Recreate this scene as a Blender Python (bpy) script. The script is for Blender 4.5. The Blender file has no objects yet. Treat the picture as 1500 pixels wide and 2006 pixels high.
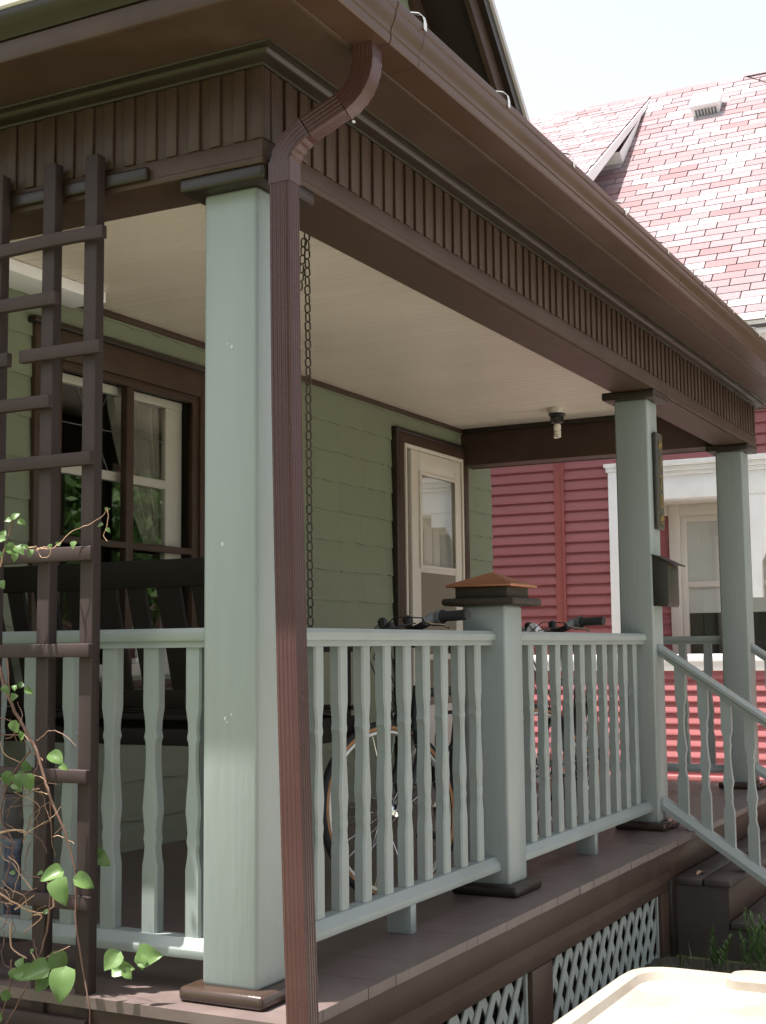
import bpy, bmesh, math, random
from mathutils import Vector, Matrix, Quaternion
random.seed(11)
scene = bpy.context.scene
col = scene.collection

# ---------------------------------------------------------------- camera
P, YW, RL = math.radians(5.805), math.radians(27.614), math.radians(-0.588)
FPX = 2660.0 * 0.990
CAM = Vector((-3.0964, -2.0094, 0.94))
fw = Vector((math.cos(YW) * math.cos(P), math.sin(YW) * math.cos(P), math.sin(P)))
rt = Vector((math.sin(YW), -math.cos(YW), 0.0))
up = rt.cross(fw)
rt2 = math.cos(RL) * rt + math.sin(RL) * up
up2 = -math.sin(RL) * rt + math.cos(RL) * up
cd = bpy.data.cameras.new('camera')
cam = bpy.data.objects.new('camera', cd); col.objects.link(cam)
cam.matrix_world = Matrix(((rt2.x, up2.x, -fw.x, CAM.x), (rt2.y, up2.y, -fw.y, CAM.y), (rt2.z, up2.z, -fw.z, CAM.z), (0, 0, 0, 1)))
cd.sensor_fit = 'HORIZONTAL'; cd.sensor_width = 36.0; cd.lens = 36.0 * FPX / 1500.0
cd.clip_start = 0.05; cd.clip_end = 2000.0
scene.camera = cam

# ---------------------------------------------------------------- light
SUN_D = Vector((0.20, -0.25, -1.0)).normalized()          # direction the sunlight travels
world = bpy.data.worlds.new('World'); scene.world = world; world.use_nodes = True
wn = world.node_tree.nodes; wl = world.node_tree.links
bg = wn['Background']; sky = wn.new('ShaderNodeTexSky'); sky.sky_type = 'NISHITA'; sky.sun_disc = False
s = -SUN_D
sky.sun_elevation = math.asin(s.z); sky.sun_rotation = math.atan2(s.x, s.y)
sky.air_density = 1.0; sky.dust_density = 4.0; sky.ozone_density = 1.0; sky.altitude = 200
hz = wn.new('ShaderNodeHueSaturation'); hz.inputs['Saturation'].default_value = 0.36; hz.inputs['Value'].default_value = 1.10   # thin bright haze over the whole sky
wl.new(sky.outputs[0], hz.inputs['Color']); wl.new(hz.outputs[0], bg.inputs[0]); bg.inputs[1].default_value = 0.108
sd = bpy.data.lights.new('sun', 'SUN'); sd.energy = 5.0; sd.angle = math.radians(0.53); sd.color = (1.0, 0.96, 0.91)
so = bpy.data.objects.new('sun', sd); col.objects.link(so)
so.rotation_euler = (-SUN_D).to_track_quat('Z', 'Y').to_euler(); so.location = (-3, 4, 12)
vs = scene.view_settings; vs.view_transform = 'Standard'; vs.look = 'None'; vs.gamma = 1.0; vs.use_curve_mapping = False
vs.exposure = 1.5

# ---------------------------------------------------------------- materials
def mat(name, c, rough=0.5, var=0.06, bump=0.0, scale=8.0, piece=0.0, spec=0.5, metal=0.0, dirt=None, dirt_amt=0.0, dscale=3.0, stretch=(1, 1, 1), coat=0.0):
    m = bpy.data.materials.new(name); m.use_nodes = True
    nt = m.node_tree; n = nt.nodes; l = nt.links; b = n['Principled BSDF']
    b.inputs['Roughness'].default_value = rough; b.inputs['Metallic'].default_value = metal
    b.inputs['Specular IOR Level'].default_value = spec
    b.inputs['Coat Weight'].default_value = coat
    tc = n.new('ShaderNodeTexCoord'); mp = n.new('ShaderNodeMapping'); mp.inputs['Scale'].default_value = stretch
    geo = n.new('ShaderNodeNewGeometry')
    l.new(geo.outputs['Position'], mp.inputs['Vector'])
    nz = n.new('ShaderNodeTexNoise'); nz.inputs['Scale'].default_value = scale; nz.inputs['Detail'].default_value = 6
    l.new(mp.outputs[0], nz.inputs['Vector'])
    hsv = n.new('ShaderNodeHueSaturation'); hsv.inputs['Color'].default_value = (*c, 1)
    mr = n.new('ShaderNodeMapRange'); mr.inputs[1].default_value = 0.25; mr.inputs[2].default_value = 0.75
    mr.inputs[3].default_value = 1 - var; mr.inputs[4].default_value = 1 + var
    l.new(nz.outputs[0], mr.inputs[0])
    val = mr.outputs[0]
    if piece > 0:
        oi = n.new('ShaderNodeObjectInfo'); mr2 = n.new('ShaderNodeMapRange')
        mr2.inputs[3].default_value = 1 - piece; mr2.inputs[4].default_value = 1 + piece
        l.new(oi.outputs['Random'], mr2.inputs[0])
        mu = n.new('ShaderNodeMath'); mu.operation = 'MULTIPLY'
        l.new(val, mu.inputs[0]); l.new(mr2.outputs[0], mu.inputs[1]); val = mu.outputs[0]
    l.new(val, hsv.inputs['Value'])
    out = hsv.outputs[0]
    if dirt:
        nz2 = n.new('ShaderNodeTexNoise'); nz2.inputs['Scale'].default_value = dscale; nz2.inputs['Detail'].default_value = 9; nz2.inputs['Roughness'].default_value = 0.65
        l.new(mp.outputs[0], nz2.inputs['Vector'])
        r2 = n.new('ShaderNodeMapRange'); r2.inputs[1].default_value = 0.48; r2.inputs[2].default_value = 0.75; r2.inputs[3].default_value = 0; r2.inputs[4].default_value = dirt_amt
        l.new(nz2.outputs[0], r2.inputs[0])
        mx = n.new('ShaderNodeMix'); mx.data_type = 'RGBA'
        l.new(r2.outputs[0], mx.inputs[0]); l.new(out, mx.inputs[6]); mx.inputs[7].default_value = (*dirt, 1)
        out = mx.outputs[2]
    l.new(out, b.inputs['Base Color'])
    rr = n.new('ShaderNodeMapRange'); rr.inputs[3].default_value = max(0.02, rough - 0.08); rr.inputs[4].default_value = min(1, rough + 0.1)
    l.new(nz.outputs[0], rr.inputs[0]); l.new(rr.outputs[0], b.inputs['Roughness'])
    if bump > 0:
        nb = n.new('ShaderNodeTexNoise'); nb.inputs['Scale'].default_value = scale * 6; nb.inputs['Detail'].default_value = 5
        l.new(mp.outputs[0], nb.inputs['Vector'])
        bp = n.new('ShaderNodeBump'); bp.inputs['Strength'].default_value = bump; bp.inputs['Distance'].default_value = 0.004
        l.new(nb.outputs[0], bp.inputs['Height']); l.new(bp.outputs[0], b.inputs['Normal'])
    return m

M = {}
M['sage'] = mat('sage_paint', (0.250, 0.282, 0.272), 0.42, 0.05, 0.05, 5, 0.03, dirt=(0.2, 0.21, 0.17), dirt_amt=0.35, dscale=6)
M['sagepost'] = mat('sage_post_paint', (0.250, 0.282, 0.272), 0.40, 0.06, 0.30, 10, 0.03, dirt=(0.205, 0.225, 0.205), dirt_amt=0.4, dscale=6, stretch=(1, 1, .12))
M['wallgreen'] = mat('green_shingle_paint', (0.186, 0.205, 0.142), 0.6, 0.06, 0.2, 9, 0.035, dirt=(0.18, 0.19, 0.13), dirt_amt=0.4, dscale=2, stretch=(1, 1, 2.5))
M['brown'] = mat('brown_trim_paint', (0.056, 0.033, 0.023), 0.46, 0.14, 0.10, 7, 0.09, spec=.25, dirt=(0.085, 0.060, 0.048), dirt_amt=0.45, dscale=4)
M['dkbrown'] = mat('dark_brown_gloss_paint', (0.024, 0.0165, 0.0115), 0.34, 0.12, 0.02, 9, 0.05, spec=.35)
M['glossbrown'] = mat('glossy_brown_plinth_paint', (0.046, 0.028, 0.020), 0.20, 0.15, 0.10, 14, 0.05)
M['deck'] = mat('brown_deck_paint', (0.118, 0.086, 0.078), 0.42, 0.12, 0.15, 7, 0.02, dirt=(0.185, 0.15, 0.135), dirt_amt=0.55, dscale=5)
M['step'] = mat('dark_step_paint', (0.050, 0.038, 0.034), 0.5, 0.15, 0.25, 8, 0.08, dirt=(0.085, 0.067, 0.06), dirt_amt=0.5, dscale=5)
M['aluminium'] = mat('brown_gutter_aluminium', (0.062, 0.032, 0.021), 0.33, 0.08, 0.04, 5, 0.0, spec=.3, dirt=(0.085, 0.055, 0.040), dirt_amt=0.5, dscale=4)
M['downspout'] = mat('reddish_brown_downspout', (0.062, 0.027, 0.024), 0.27, 0.07, 0.05, 5, 0.0, spec=.35, dirt=(0.085, 0.046, 0.04), dirt_amt=0.45, dscale=6)
M['ceiling'] = mat('cream_beadboard_paint', (0.70, 0.62, 0.53), 0.33, 0.03, 0.05, 2, 0.025, dirt=(0.45, 0.34, 0.22), dirt_amt=0.25, dscale=1.2)
M['white'] = mat('white_trim_paint', (0.87, 0.87, 0.88), 0.5, 0.03, 0.05, 4, 0.01, dirt=(0.6, 0.58, 0.54), dirt_amt=0.3, dscale=3)
M['cream'] = mat('cream_door_paint', (0.62, 0.575, 0.52), 0.4, 0.03, 0.05, 6, 0.0, dirt=(0.45, 0.38, 0.30), dirt_amt=0.25, dscale=6)
M['sash'] = mat('cream_sash_paint', (0.46, 0.435, 0.395), 0.45, 0.04, 0.05, 6, 0.0, dirt=(0.4, 0.35, 0.28), dirt_amt=0.35, dscale=7)
M['red'] = mat('red_vinyl_siding', (0.325, 0.108, 0.115), 0.5, 0.04, 0.08, 6, 0.03, dirt=(0.29, 0.085, 0.085), dirt_amt=0.4, dscale=2, stretch=(1, 1, 3))
M['redtrim'] = mat('red_corner_trim', (0.30, 0.085, 0.08), 0.45, 0.03, 0.04, 6)
M['sh1'] = mat('pale_roof_shingle', (0.32, 0.285, 0.29), 0.9, 0.08, 0.5, 40, 0.08)
M['sh2'] = mat('pink_roof_shingle', (0.212, 0.150, 0.158), 0.9, 0.22, 0.6, 55, 0.14)
M['sh3'] = mat('red_roof_shingle', (0.20, 0.116, 0.121), 0.9, 0.14, 0.5, 40, 0.12)
M['sh0'] = mat('roof_underlay', (0.12, 0.092, 0.10), 0.95, 0.1, 0.2, 20)
M['dkshingle'] = mat('dark_brown_asphalt_shingle', (0.06, 0.045, 0.038), 0.95, 0.25, 0.6, 40, 0.1)
M['drip'] = mat('pale_drip_edge_metal', (0.55, 0.52, 0.50), 0.4, 0.05, 0.0, 5)
M['galv'] = mat('galvanised_strap', (0.62, 0.63, 0.62), 0.35, 0.08, 0.0, 8, metal=0.35)
M['lattice'] = mat('sage_lattice_paint', (0.30, 0.325, 0.30), 0.55, 0.06, 0.2, 8, 0.05, dirt=(0.18, 0.19, 0.15), dirt_amt=0.4, dscale=7)
M['copper'] = mat('copper_post_cap', (0.44, 0.20, 0.115), 0.48, 0.10, 0.05, 9, metal=0.85, dirt=(0.32, 0.15, 0.09), dirt_amt=0.5, dscale=8)
M['oldwood'] = mat('dark_weathered_cap_wood', (0.034, 0.026, 0.018), 0.6, 0.2, 0.3, 14, spec=.3, stretch=(1, 6, 1))
M['trellis'] = mat('dark_brown_trellis_paint', (0.045, 0.030, 0.028), 0.6, 0.14, 0.3, 10, 0.10, spec=.25, stretch=(1, 1, 0.35))
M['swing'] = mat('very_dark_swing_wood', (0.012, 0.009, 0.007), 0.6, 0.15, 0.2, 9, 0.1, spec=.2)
M['chain'] = mat('rusty_dark_chain', (0.055, 0.042, 0.034), 0.55, 0.3, 0.2, 40, metal=0.3)
M['black'] = mat('black_plastic', (0.014, 0.014, 0.015), 0.42, 0.1, 0.1, 15)
M['rubber'] = mat('black_rubber', (0.018, 0.018, 0.018), 0.75, 0.1, 0.2, 20)
M['gumwall'] = mat('tan_tyre_wall', (0.38, 0.19, 0.09), 0.7, 0.1, 0.1, 15)
M['chrome'] = mat('bright_metal', (0.75, 0.75, 0.74), 0.16, 0.05, 0.0, 10, metal=1.0)
M['rim'] = mat('pale_alloy_rim', (0.62, 0.60, 0.56), 0.32, 0.05, 0.0, 10, metal=0.6)
M['grey'] = mat('grey_plastic', (0.16, 0.165, 0.175), 0.4, 0.06, 0.05, 12)
M['yellow'] = mat('yellow_reflector', (0.75, 0.48, 0.02), 0.3, 0.03)
M['bin'] = mat('tan_bin_plastic', (0.29, 0.25, 0.203), 0.5, 0.04, 0.15, 10, dirt=(0.19, 0.15, 0.105), dirt_amt=0.7, dscale=9)
M['mailbox'] = mat('dark_bronze_mailbox', (0.030, 0.026, 0.020), 0.45, 0.08, 0.1, 10, metal=0.15)
M['brass'] = mat('dull_brass', (0.26, 0.185, 0.07), 0.45, 0.25, 0.0, 30, metal=0.5)
M['sign'] = mat('aged_number_board', (0.040, 0.036, 0.026), 0.5, 0.2, 0.3, 15)
M['porcelain'] = mat('chipped_lamp_canopy', (0.60, 0.56, 0.48), 0.4, 0.06, 0.1, 20, dirt=(0.22, 0.10, 0.05), dirt_amt=0.8, dscale=30)
M['bulb'] = mat('white_lamp_glass', (0.78, 0.74, 0.66), 0.3, 0.03)
M['concrete'] = mat('concrete_path_and_bounce', (0.42, 0.39, 0.35), 0.9, 0.12, 0.4, 5, dirt=(0.25, 0.23, 0.2), dirt_amt=0.5, dscale=2)
M['soil'] = mat('dark_garden_soil', (0.05, 0.04, 0.03), 0.95, 0.3, 0.8, 14, dirt=(0.06, 0.075, 0.03), dirt_amt=0.6, dscale=5)
M['stem'] = mat('dry_vine_stem', (0.155, 0.085, 0.062), 0.7, 0.2, 0.2, 30)
M['drystem'] = mat('pale_dry_twig', (0.42, 0.27, 0.17), 0.75, 0.2, 0.2, 30)
M['bag'] = mat('dark_sack_plastic', (0.045, 0.035, 0.03), 0.4, 0.2, 0.3, 12)
M['bagblue'] = mat('blue_sack_print', (0.035, 0.05, 0.10), 0.4, 0.35, 0.2, 30, dirt=(0.35, 0.36, 0.38), dirt_amt=0.7, dscale=14)
M['curtain'] = mat('sheer_curtain_cloth', (0.36, 0.33, 0.30), 0.9, 0.08, 0.1, 12)
M['dark'] = mat('unlit_dark', (0.02, 0.019, 0.017), 0.9, 0.1)  # near-black colour stands in for shade inside rooms and crawl space
M['shade'] = mat('grey_window_shade', (0.72, 0.70, 0.68), 0.7, 0.05, 0.0, 3)
M['screen'] = mat('door_insect_screen', (0.20, 0.17, 0.13), 0.7, 0.05, 0.0, 6)
M['bark'] = mat('tree_bark', (0.12, 0.09, 0.065), 0.9, 0.25, 0.8, 12)

def leafmat(name, c1, c2, trans=0.3):
    m = bpy.data.materials.new(name); m.use_nodes = True; n = m.node_tree.nodes; l = m.node_tree.links
    b = n['Principled BSDF']; b.inputs['Roughness'].default_value = 0.38
    geo = n.new('ShaderNodeNewGeometry'); mx = n.new('ShaderNodeMix'); mx.data_type = 'RGBA'
    mx.inputs[6].default_value = (*c1, 1); mx.inputs[7].default_value = (*c2, 1)
    nz = n.new('ShaderNodeTexNoise'); nz.inputs['Scale'].default_value = 20; l.new(geo.outputs['Position'], nz.inputs['Vector'])
    ad = n.new('ShaderNodeMath'); ad.operation = 'ADD'; l.new(geo.outputs['Random Per Island'], ad.inputs[0]); l.new(nz.outputs[0], ad.inputs[1])
    ml = n.new('ShaderNodeMath'); ml.operation = 'MULTIPLY'; ml.inputs[1].default_value = 0.5; l.new(ad.outputs[0], ml.inputs[0])
    l.new(ml.outputs[0], mx.inputs[0]); l.new(mx.outputs[2], b.inputs['Base Color'])
    tr = n.new('ShaderNodeBsdfTranslucent'); l.new(mx.outputs[2], tr.inputs['Color'])
    ms = n.new('ShaderNodeMixShader'); ms.inputs[0].default_value = trans
    l.new(b.outputs[0], ms.inputs[1]); l.new(tr.outputs[0], ms.inputs[2]); l.new(ms.outputs[0], n['Material Output'].inputs[0])
    return m
M['leaf'] = leafmat('vine_leaf', (0.07, 0.15, 0.03), (0.19, 0.29, 0.10), 0.35)
M['weed'] = leafmat('feathery_weed', (0.05, 0.12, 0.025), (0.12, 0.21, 0.05), 0.3)
M['grassblade'] = leafmat('grass_blade', (0.035, 0.07, 0.015), (0.13, 0.12, 0.05), 0.25)
M['treeleaf'] = leafmat('tree_leaf', (0.035, 0.09, 0.02), (0.09, 0.16, 0.035), 0.3)

def glassmat(name, tint=(0.97, 0.98, 0.97), clear=0.97, r0=0.05):
    m = bpy.data.materials.new(name); m.use_nodes = True; n = m.node_tree.nodes; l = m.node_tree.links
    n.remove(n['Principled BSDF'])
    g = n.new('ShaderNodeBsdfGlossy'); g.inputs['Roughness'].default_value = 0.015; g.inputs['Color'].default_value = (0.95, 0.95, 0.95, 1)
    t = n.new('ShaderNodeBsdfTransparent'); t.inputs['Color'].default_value = (*[c * clear for c in tint], 1)
    lw = n.new('ShaderNodeLayerWeight'); lw.inputs['Blend'].default_value = 0.5
    pw = n.new('ShaderNodeMath'); pw.operation = 'POWER'; pw.inputs[1].default_value = 5.0; l.new(lw.outputs['Facing'], pw.inputs[0])
    f = n.new('ShaderNodeMath'); f.operation = 'MULTIPLY_ADD'; f.inputs[1].default_value = 1 - r0; f.inputs[2].default_value = r0; l.new(pw.outputs[0], f.inputs[0])
    ms = n.new('ShaderNodeMixShader'); l.new(f.outputs[0], ms.inputs[0]); l.new(t.outputs[0], ms.inputs[1]); l.new(g.outputs[0], ms.inputs[2])
    l.new(ms.outputs[0], n['Material Output'].inputs[0])
    return m
M['glass'] = glassmat('window_glass', r0=0.085)
M['doorglass'] = glassmat('storm_door_glass', r0=0.16)

def ground_mat():
    m = bpy.data.materials.new('lawn_soil'); m.use_nodes = True; n = m.node_tree.nodes; l = m.node_tree.links; b = n['Principled BSDF']
    b.inputs['Roughness'].default_value = 0.95
    geo = n.new('ShaderNodeNewGeometry')
    a = n.new('ShaderNodeTexNoise'); a.inputs['Scale'].default_value = 0.8; a.inputs['Detail'].default_value = 8
    c = n.new('ShaderNodeTexNoise'); c.inputs['Scale'].default_value = 25; c.inputs['Detail'].default_value = 6
    l.new(geo.outputs['Position'], a.inputs['Vector']); l.new(geo.outputs['Position'], c.inputs['Vector'])
    r = n.new('ShaderNodeValToRGB'); r.color_ramp.elements[0].color = (0.07, 0.10, 0.03, 1); r.color_ramp.elements[1].color = (0.16, 0.17, 0.07, 1)
    r.color_ramp.elements[0].position = 0.35; r.color_ramp.elements[1].position = 0.65
    ad = n.new('ShaderNodeMath'); ad.operation = 'MULTIPLY_ADD'; ad.inputs[1].default_value = 0.5
    l.new(a.outputs[0], ad.inputs[0]); 
    h = n.new('ShaderNodeMath'); h.operation = 'MULTIPLY'; h.inputs[1].default_value = 0.5; l.new(c.outputs[0], h.inputs[0]); l.new(h.outputs[0], ad.inputs[2])
    l.new(ad.outputs[0], r.inputs[0]); l.new(r.outputs[0], b.inputs['Base Color'])
    bp = n.new('ShaderNodeBump'); bp.inputs['Strength'].default_value = 0.6; bp.inputs['Distance'].default_value = 0.03; l.new(c.outputs[0], bp.inputs['Height']); l.new(bp.outputs[0], b.inputs['Normal'])
    return m
M['ground'] = ground_mat()

# ---------------------------------------------------------------- mesh helpers
class MB:
    def __init__(s): s.v = []; s.f = []
    def add(s, vs_, fs):
        o = len(s.v); s.v += [tuple(p) for p in vs_]; s.f += [tuple(i + o for i in f) for f in fs]; return s
    def box(s, x0, x1, y0, y1, z0, z1):
        return s.add([(x0, y0, z0), (x1, y0, z0), (x1, y1, z0), (x0, y1, z0), (x0, y0, z1), (x1, y0, z1), (x1, y1, z1), (x0, y1, z1)],
                     [(3, 2, 1, 0), (4, 5, 6, 7), (0, 1, 5, 4), (1, 2, 6, 5), (2, 3, 7, 6), (3, 0, 4, 7)])
    def prism(s, prof, axis, a0, a1):          # prof = 2-D outline in the other two axes (cyclic order)
        n = len(prof); V = []
        for a in (a0, a1):
            for p, q in prof:
                V.append({'x': (a, p, q), 'y': (p, a, q), 'z': (p, q, a)}[axis])
        F = [tuple(range(n - 1, -1, -1)), tuple(range(n, 2 * n))] + [(i, (i + 1) % n, n + (i + 1) % n, n + i) for i in range(n)]
        return s.add(V, F)
    def strip(s, rows, closed=False):          # loft of equally long rows
        n = len(rows[0]); V = [p for r in rows for p in r]; F = []
        for i in range(len(rows) - 1):
            for j in range(n if closed else n - 1):
                k = (j + 1) % n
                F.append((i * n + j, i * n + k, (i + 1) * n + k, (i + 1) * n + j))
        return s.add(V, F)
    def tube(s, pts, r, seg=8, caps=True):
        pts = [Vector(p) for p in pts]; R = r if isinstance(r, (list, tuple)) else [r] * len(pts)
        rows = []; prev = None
        for i, p in enumerate(pts):
            d = (pts[min(i + 1, len(pts) - 1)] - pts[max(i - 1, 0)]).normalized()
            if prev is None:
                a = Vector((0, 0, 1)) if abs(d.z) < 0.9 else Vector((1, 0, 0)); u = d.cross(a).normalized()
            else:
                u = (prev - d * prev.dot(d)).normalized()
            prev = u; w = d.cross(u)
            rows.append([p + (u * math.cos(2 * math.pi * k / seg) + w * math.sin(2 * math.pi * k / seg)) * R[i] for k in range(seg)])
        o = len(s.v); s.strip(rows, True)
        if caps:
            s.f.append(tuple(o + k for k in range(seg))); L = o + (len(pts) - 1) * seg
            s.f.append(tuple(L + k for k in range(seg - 1, -1, -1)))
        return s
    def lathe(s, prof, c, axis='z', seg=20):
        rows = []
        for r, h in prof:
            row = []
            for k in range(seg):
                a = 2 * math.pi * k / seg; x, y = r * math.cos(a), r * math.sin(a)
                row.append({'z': (c[0] + x, c[1] + y, c[2] + h), 'y': (c[0] + x, c[1] + h, c[2] + y), 'x': (c[0] + h, c[1] + x, c[2] + y)}[axis])
            rows.append(row)
        return s.strip(rows, True)
    def torus(s, c, R, r, ax, seg=40, seg2=8, sc=(1, 1)):
        ax = Vector(ax).normalized(); a = Vector((0, 0, 1)) if abs(ax.z) < .9 else Vector((1, 0, 0)); u = ax.cross(a).normalized(); w = ax.cross(u)
        rows = []
        for i in range(seg + 1):
            t = 2 * math.pi * i / seg; d = u * math.cos(t) + w * math.sin(t); p = Vector(c) + d * R
            rows.append([p + d * (r * sc[0] * math.cos(2 * math.pi * k / seg2)) + ax * (r * sc[1] * math.sin(2 * math.pi * k / seg2)) for k in range(seg2)])
        return s.strip(rows, True)
    def mesh(s, name, m=None, bevel=0.0, smooth=None, seg=2):
        me = bpy.data.meshes.new(name); me.from_pydata(s.v, [], s.f); me.update()
        bm = bmesh.new(); bm.from_mesh(me)
        bmesh.ops.remove_doubles(bm, verts=bm.verts, dist=1e-6)
        bmesh.ops.recalc_face_normals(bm, faces=bm.faces)
        if bevel > 0:
            es = [e for e in bm.edges if len(e.link_faces) == 2 and e.calc_face_angle(0) > 0.5]
            bmesh.ops.bevel(bm, geom=es, offset=bevel, segments=seg, profile=0.5, affect='EDGES', clamp_overlap=True)
        bm.to_mesh(me); bm.free()
        if smooth or bevel > 0:
            me.shade_smooth(); me.set_sharp_from_angle(angle=math.radians(smooth if smooth else 50))
        if m: me.materials.append(m)
        return me

def thing(name, label, cat, loc=(0, 0, 0), group=None):
    o = bpy.data.objects.new(name, None); col.objects.link(o); o.location = loc; o.empty_display_size = 0.1
    o['label'] = label; o['category'] = cat
    if group: o['group'] = group
    return o
def world_inv(p):                               # parents here are empties moved only by location, or meshes at the origin under them
    return Matrix.Translation(-Vector(p.location)) if p.type == 'EMPTY' else Matrix.Identity(4)
def obj(name, me, parent=None, loc=None):
    o = bpy.data.objects.new(name, me); col.objects.link(o)
    if parent is not None:
        o.parent = parent; o.matrix_parent_inverse = world_inv(parent)
    if loc is not None: o.location = loc
    return o
def part(name, mb, m, parent, bevel=0.0, smooth=None, label=None, kind=None, seg=2):
    o = obj(name, mb.mesh(name, M[m] if isinstance(m, str) else m, bevel, smooth, seg), parent)
    if label: o['label'] = label
    if kind: o['kind'] = kind
    return o
def tag(o, label, cat, group=None):
    o['label'] = label; o['category'] = cat
    if group: o['group'] = group
    return o
def struct(o): o['kind'] = 'structure'; return o
def box(*a): return MB().box(*a)

GZ = -0.56          # ground level; porch floor is z = 0
# ---------------------------------------------------------------- ground
def gz(x, y): return GZ + 0.02 * math.sin(x * 1.3) * math.sin(y * 1.7 + 1)
mb = MB(); N = 60
xs = sorted(set([-300, -120, -60, -30] + [-12 + i * 0.8 for i in range(40)] + [30, 60, 120, 300])); ys = list(xs)
rows = [[(x, y - 5, gz(x, y) if abs(x) < 25 and abs(y) < 25 else GZ) for y in ys] for x in xs]
mb.strip(rows); g = part('ground', mb, 'ground', None, smooth=60); struct(g)
mb = MB().box(3.4, 6.4, -8.0, -1.10, GZ - 0.1, GZ + 0.03).box(-8, 16, -9.5, -8.004, GZ - 0.1, GZ + 0.03).box(-8, 3.396, -7.0, -1.35, GZ - 0.1, GZ + 0.03).box(6.75, 9.1, -8, 12, GZ - .1, GZ + .028)  # walks, plus front pad and side strip added to bounce sunlight upward
struct(part('path', mb, 'concrete', None, bevel=0.01))
struct(part('soil_bed', MB().box(-1.2, 3.39, -1.2, 3, GZ - .1, GZ + .022), 'soil', None))

# ---------------------------------------------------------------- green house: walls, window, door, gable
WY = 2.08
XL, XR = -0.75, 6.54
house = thing('green_house', 'green shingled house with brown trim behind the porch', 'house', (3, 4, GZ))
wall = part('wall', MB().box(XL, 1.45, WY + .012, WY + .2, GZ, 4.3).box(1.45, 2.70, WY + .012, WY + .2, GZ, .82).box(1.45, 2.70, WY + .012, WY + .2, 2.30, 4.3)
            .box(2.70, 4.95, WY + .012, WY + .2, GZ, 4.3).box(4.95, 5.98, WY + .012, WY + .2, 2.33, 4.3).box(4.95, 5.98, WY + .012, WY + .2, GZ, .02)
            .box(5.98, XR, WY + .012, WY + .2, GZ, 4.3).box(XL, XL + .2, WY + .2, 10, GZ, 4.3).box(XR - .2, XR, WY + .2, 10, GZ, 4.3).box(XL, XR, 9.8, 10, GZ, 4.3)
            .box(XL + .2, XR - .2, WY + 2.5, WY + 2.6, GZ, 4.3), 'wallgreen', house)
CH = 0.183
def shingle_mesh(w, k):
    rnd = random.Random(k); n = 9; V = []; F = []
    for i in range(n):
        x = w * i / (n - 1); wob = 0.004 * math.sin(i * 1.9 + k) + rnd.uniform(-.003, .003)
        V += [(x, -0.011, wob), (x, -0.002, CH + .012), (x, 0.006, CH + .012), (x, 0.0, wob + .001)]
    for i in range(n - 1):
        a, b = 4 * i, 4 * i + 4
        F += [(a, b, b + 1, a + 1), (a + 3, a, a + 0, a + 3)[:0] or (a + 3, b + 3, b, a), (a + 1, b + 1, b + 2, a + 2)]
    F += [(0, 1, 2, 3), (4 * n - 4, 4 * n - 1, 4 * n - 2, 4 * n - 3)]
    me = MB().add(V, F).mesh('shingle', M['wallgreen']); return me
SW = 0.606
SM = [shingle_mesh(SW, k) for k in range(5)]
z_edges = [2.335 - CH * k for k in range(-11, 15)]
for ci, z in enumerate(z_edges):
    if z > 4.2: continue
    x = XL - (0.3 if ci % 2 else 0.0) + random.uniform(0, .05)
    while x < XR - .05:
        x1 = x + SW
        me = random.choice(SM)
        # keep openings free
        def inside(a, b): return x1 > a + .08 and x < b - .08
        w = None
        hole = None
        if z + CH < 2.40 and z > 0.60:
            if x < 1.45 < x1 or x < 2.70 < x1 or (x >= 1.45 and x1 <= 2.70): hole = (1.45, 2.70)
        if z + CH < 2.45 and (x < 4.95 < x1 or x < 5.98 < x1 or (x >= 4.95 and x1 <= 5.98)): hole = (4.95, 5.98)
        segs = []
        a, b = max(x, XL), min(x1, XR)
        if hole:
            if a < hole[0]: segs.append((a, min(b, hole[0])))
            if b > hole[1]: segs.append((max(a, hole[1]), b))
        else: segs.append((a, b))
        for a, b in segs:
            if b - a < .03: continue
            if True:
                o = obj('shingle', me, wall, (a + .0004, WY, z)); o.scale = ((b - a - .0008) / SW, 1, 1)
        x = x1
# wall end board and shingled return seen past the door
part('ceiling_strip', MB().box(-.05, 5.98, WY - .028, WY - .004, 2.53, 2.56), 'brown', house, bevel=.004)

# window
win = part('window', MB().box(1.37, 1.53, WY - .03, WY + .02, .80, 2.40).box(2.62, 2.78, WY - .03, WY + .02, .80, 2.40).box(1.532, 2.618, WY - .031, WY + .02, 2.262, 2.40), 'brown', house, bevel=.004)
part('head_moulding', MB().box(1.34, 2.81, WY - .055, WY + .02, 2.392, 2.422), 'dkbrown', win, bevel=.006)
part('sill', MB().box(1.34, 2.81, WY - .07, WY + .02, .765, .80), 'brown', win, bevel=.006)
part('storm_frame', MB().box(1.53, 1.562, WY - .018, WY + .02, .80, 2.262).box(2.566, 2.62, WY - .018, WY + .02, .80, 2.262).box(1.562, 2.566, WY - .017, WY + .02, 2.222, 2.262)
     .box(1.562, 2.566, WY - .017, WY + .02, 1.43, 1.463).box(2.025, 2.08, WY - .019, WY + .02, .80, 2.222), 'brown', win, bevel=.003)
part('sash', MB().box(1.562, 2.566, WY + .05, WY + .085, 2.183, 2.225).box(2.43, 2.566, WY + .052, WY + .085, .82, 2.183).box(1.53, 1.56, WY + .052, WY + .085, .82, 2.183)
     .box(1.562, 2.43, WY + .049, WY + .085, 1.76, 1.805).box(1.562, 2.43, WY + .049, WY + .085, .82, .88), 'sash', win, bevel=.003)
part('pane', MB().box(1.562, 2.43, WY + .062, WY + .066, 1.805, 2.183), 'glass', win)
part('pane', MB().box(1.562, 2.43, WY + .062, WY + .066, .88, 1.76), 'glass', win)
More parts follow.
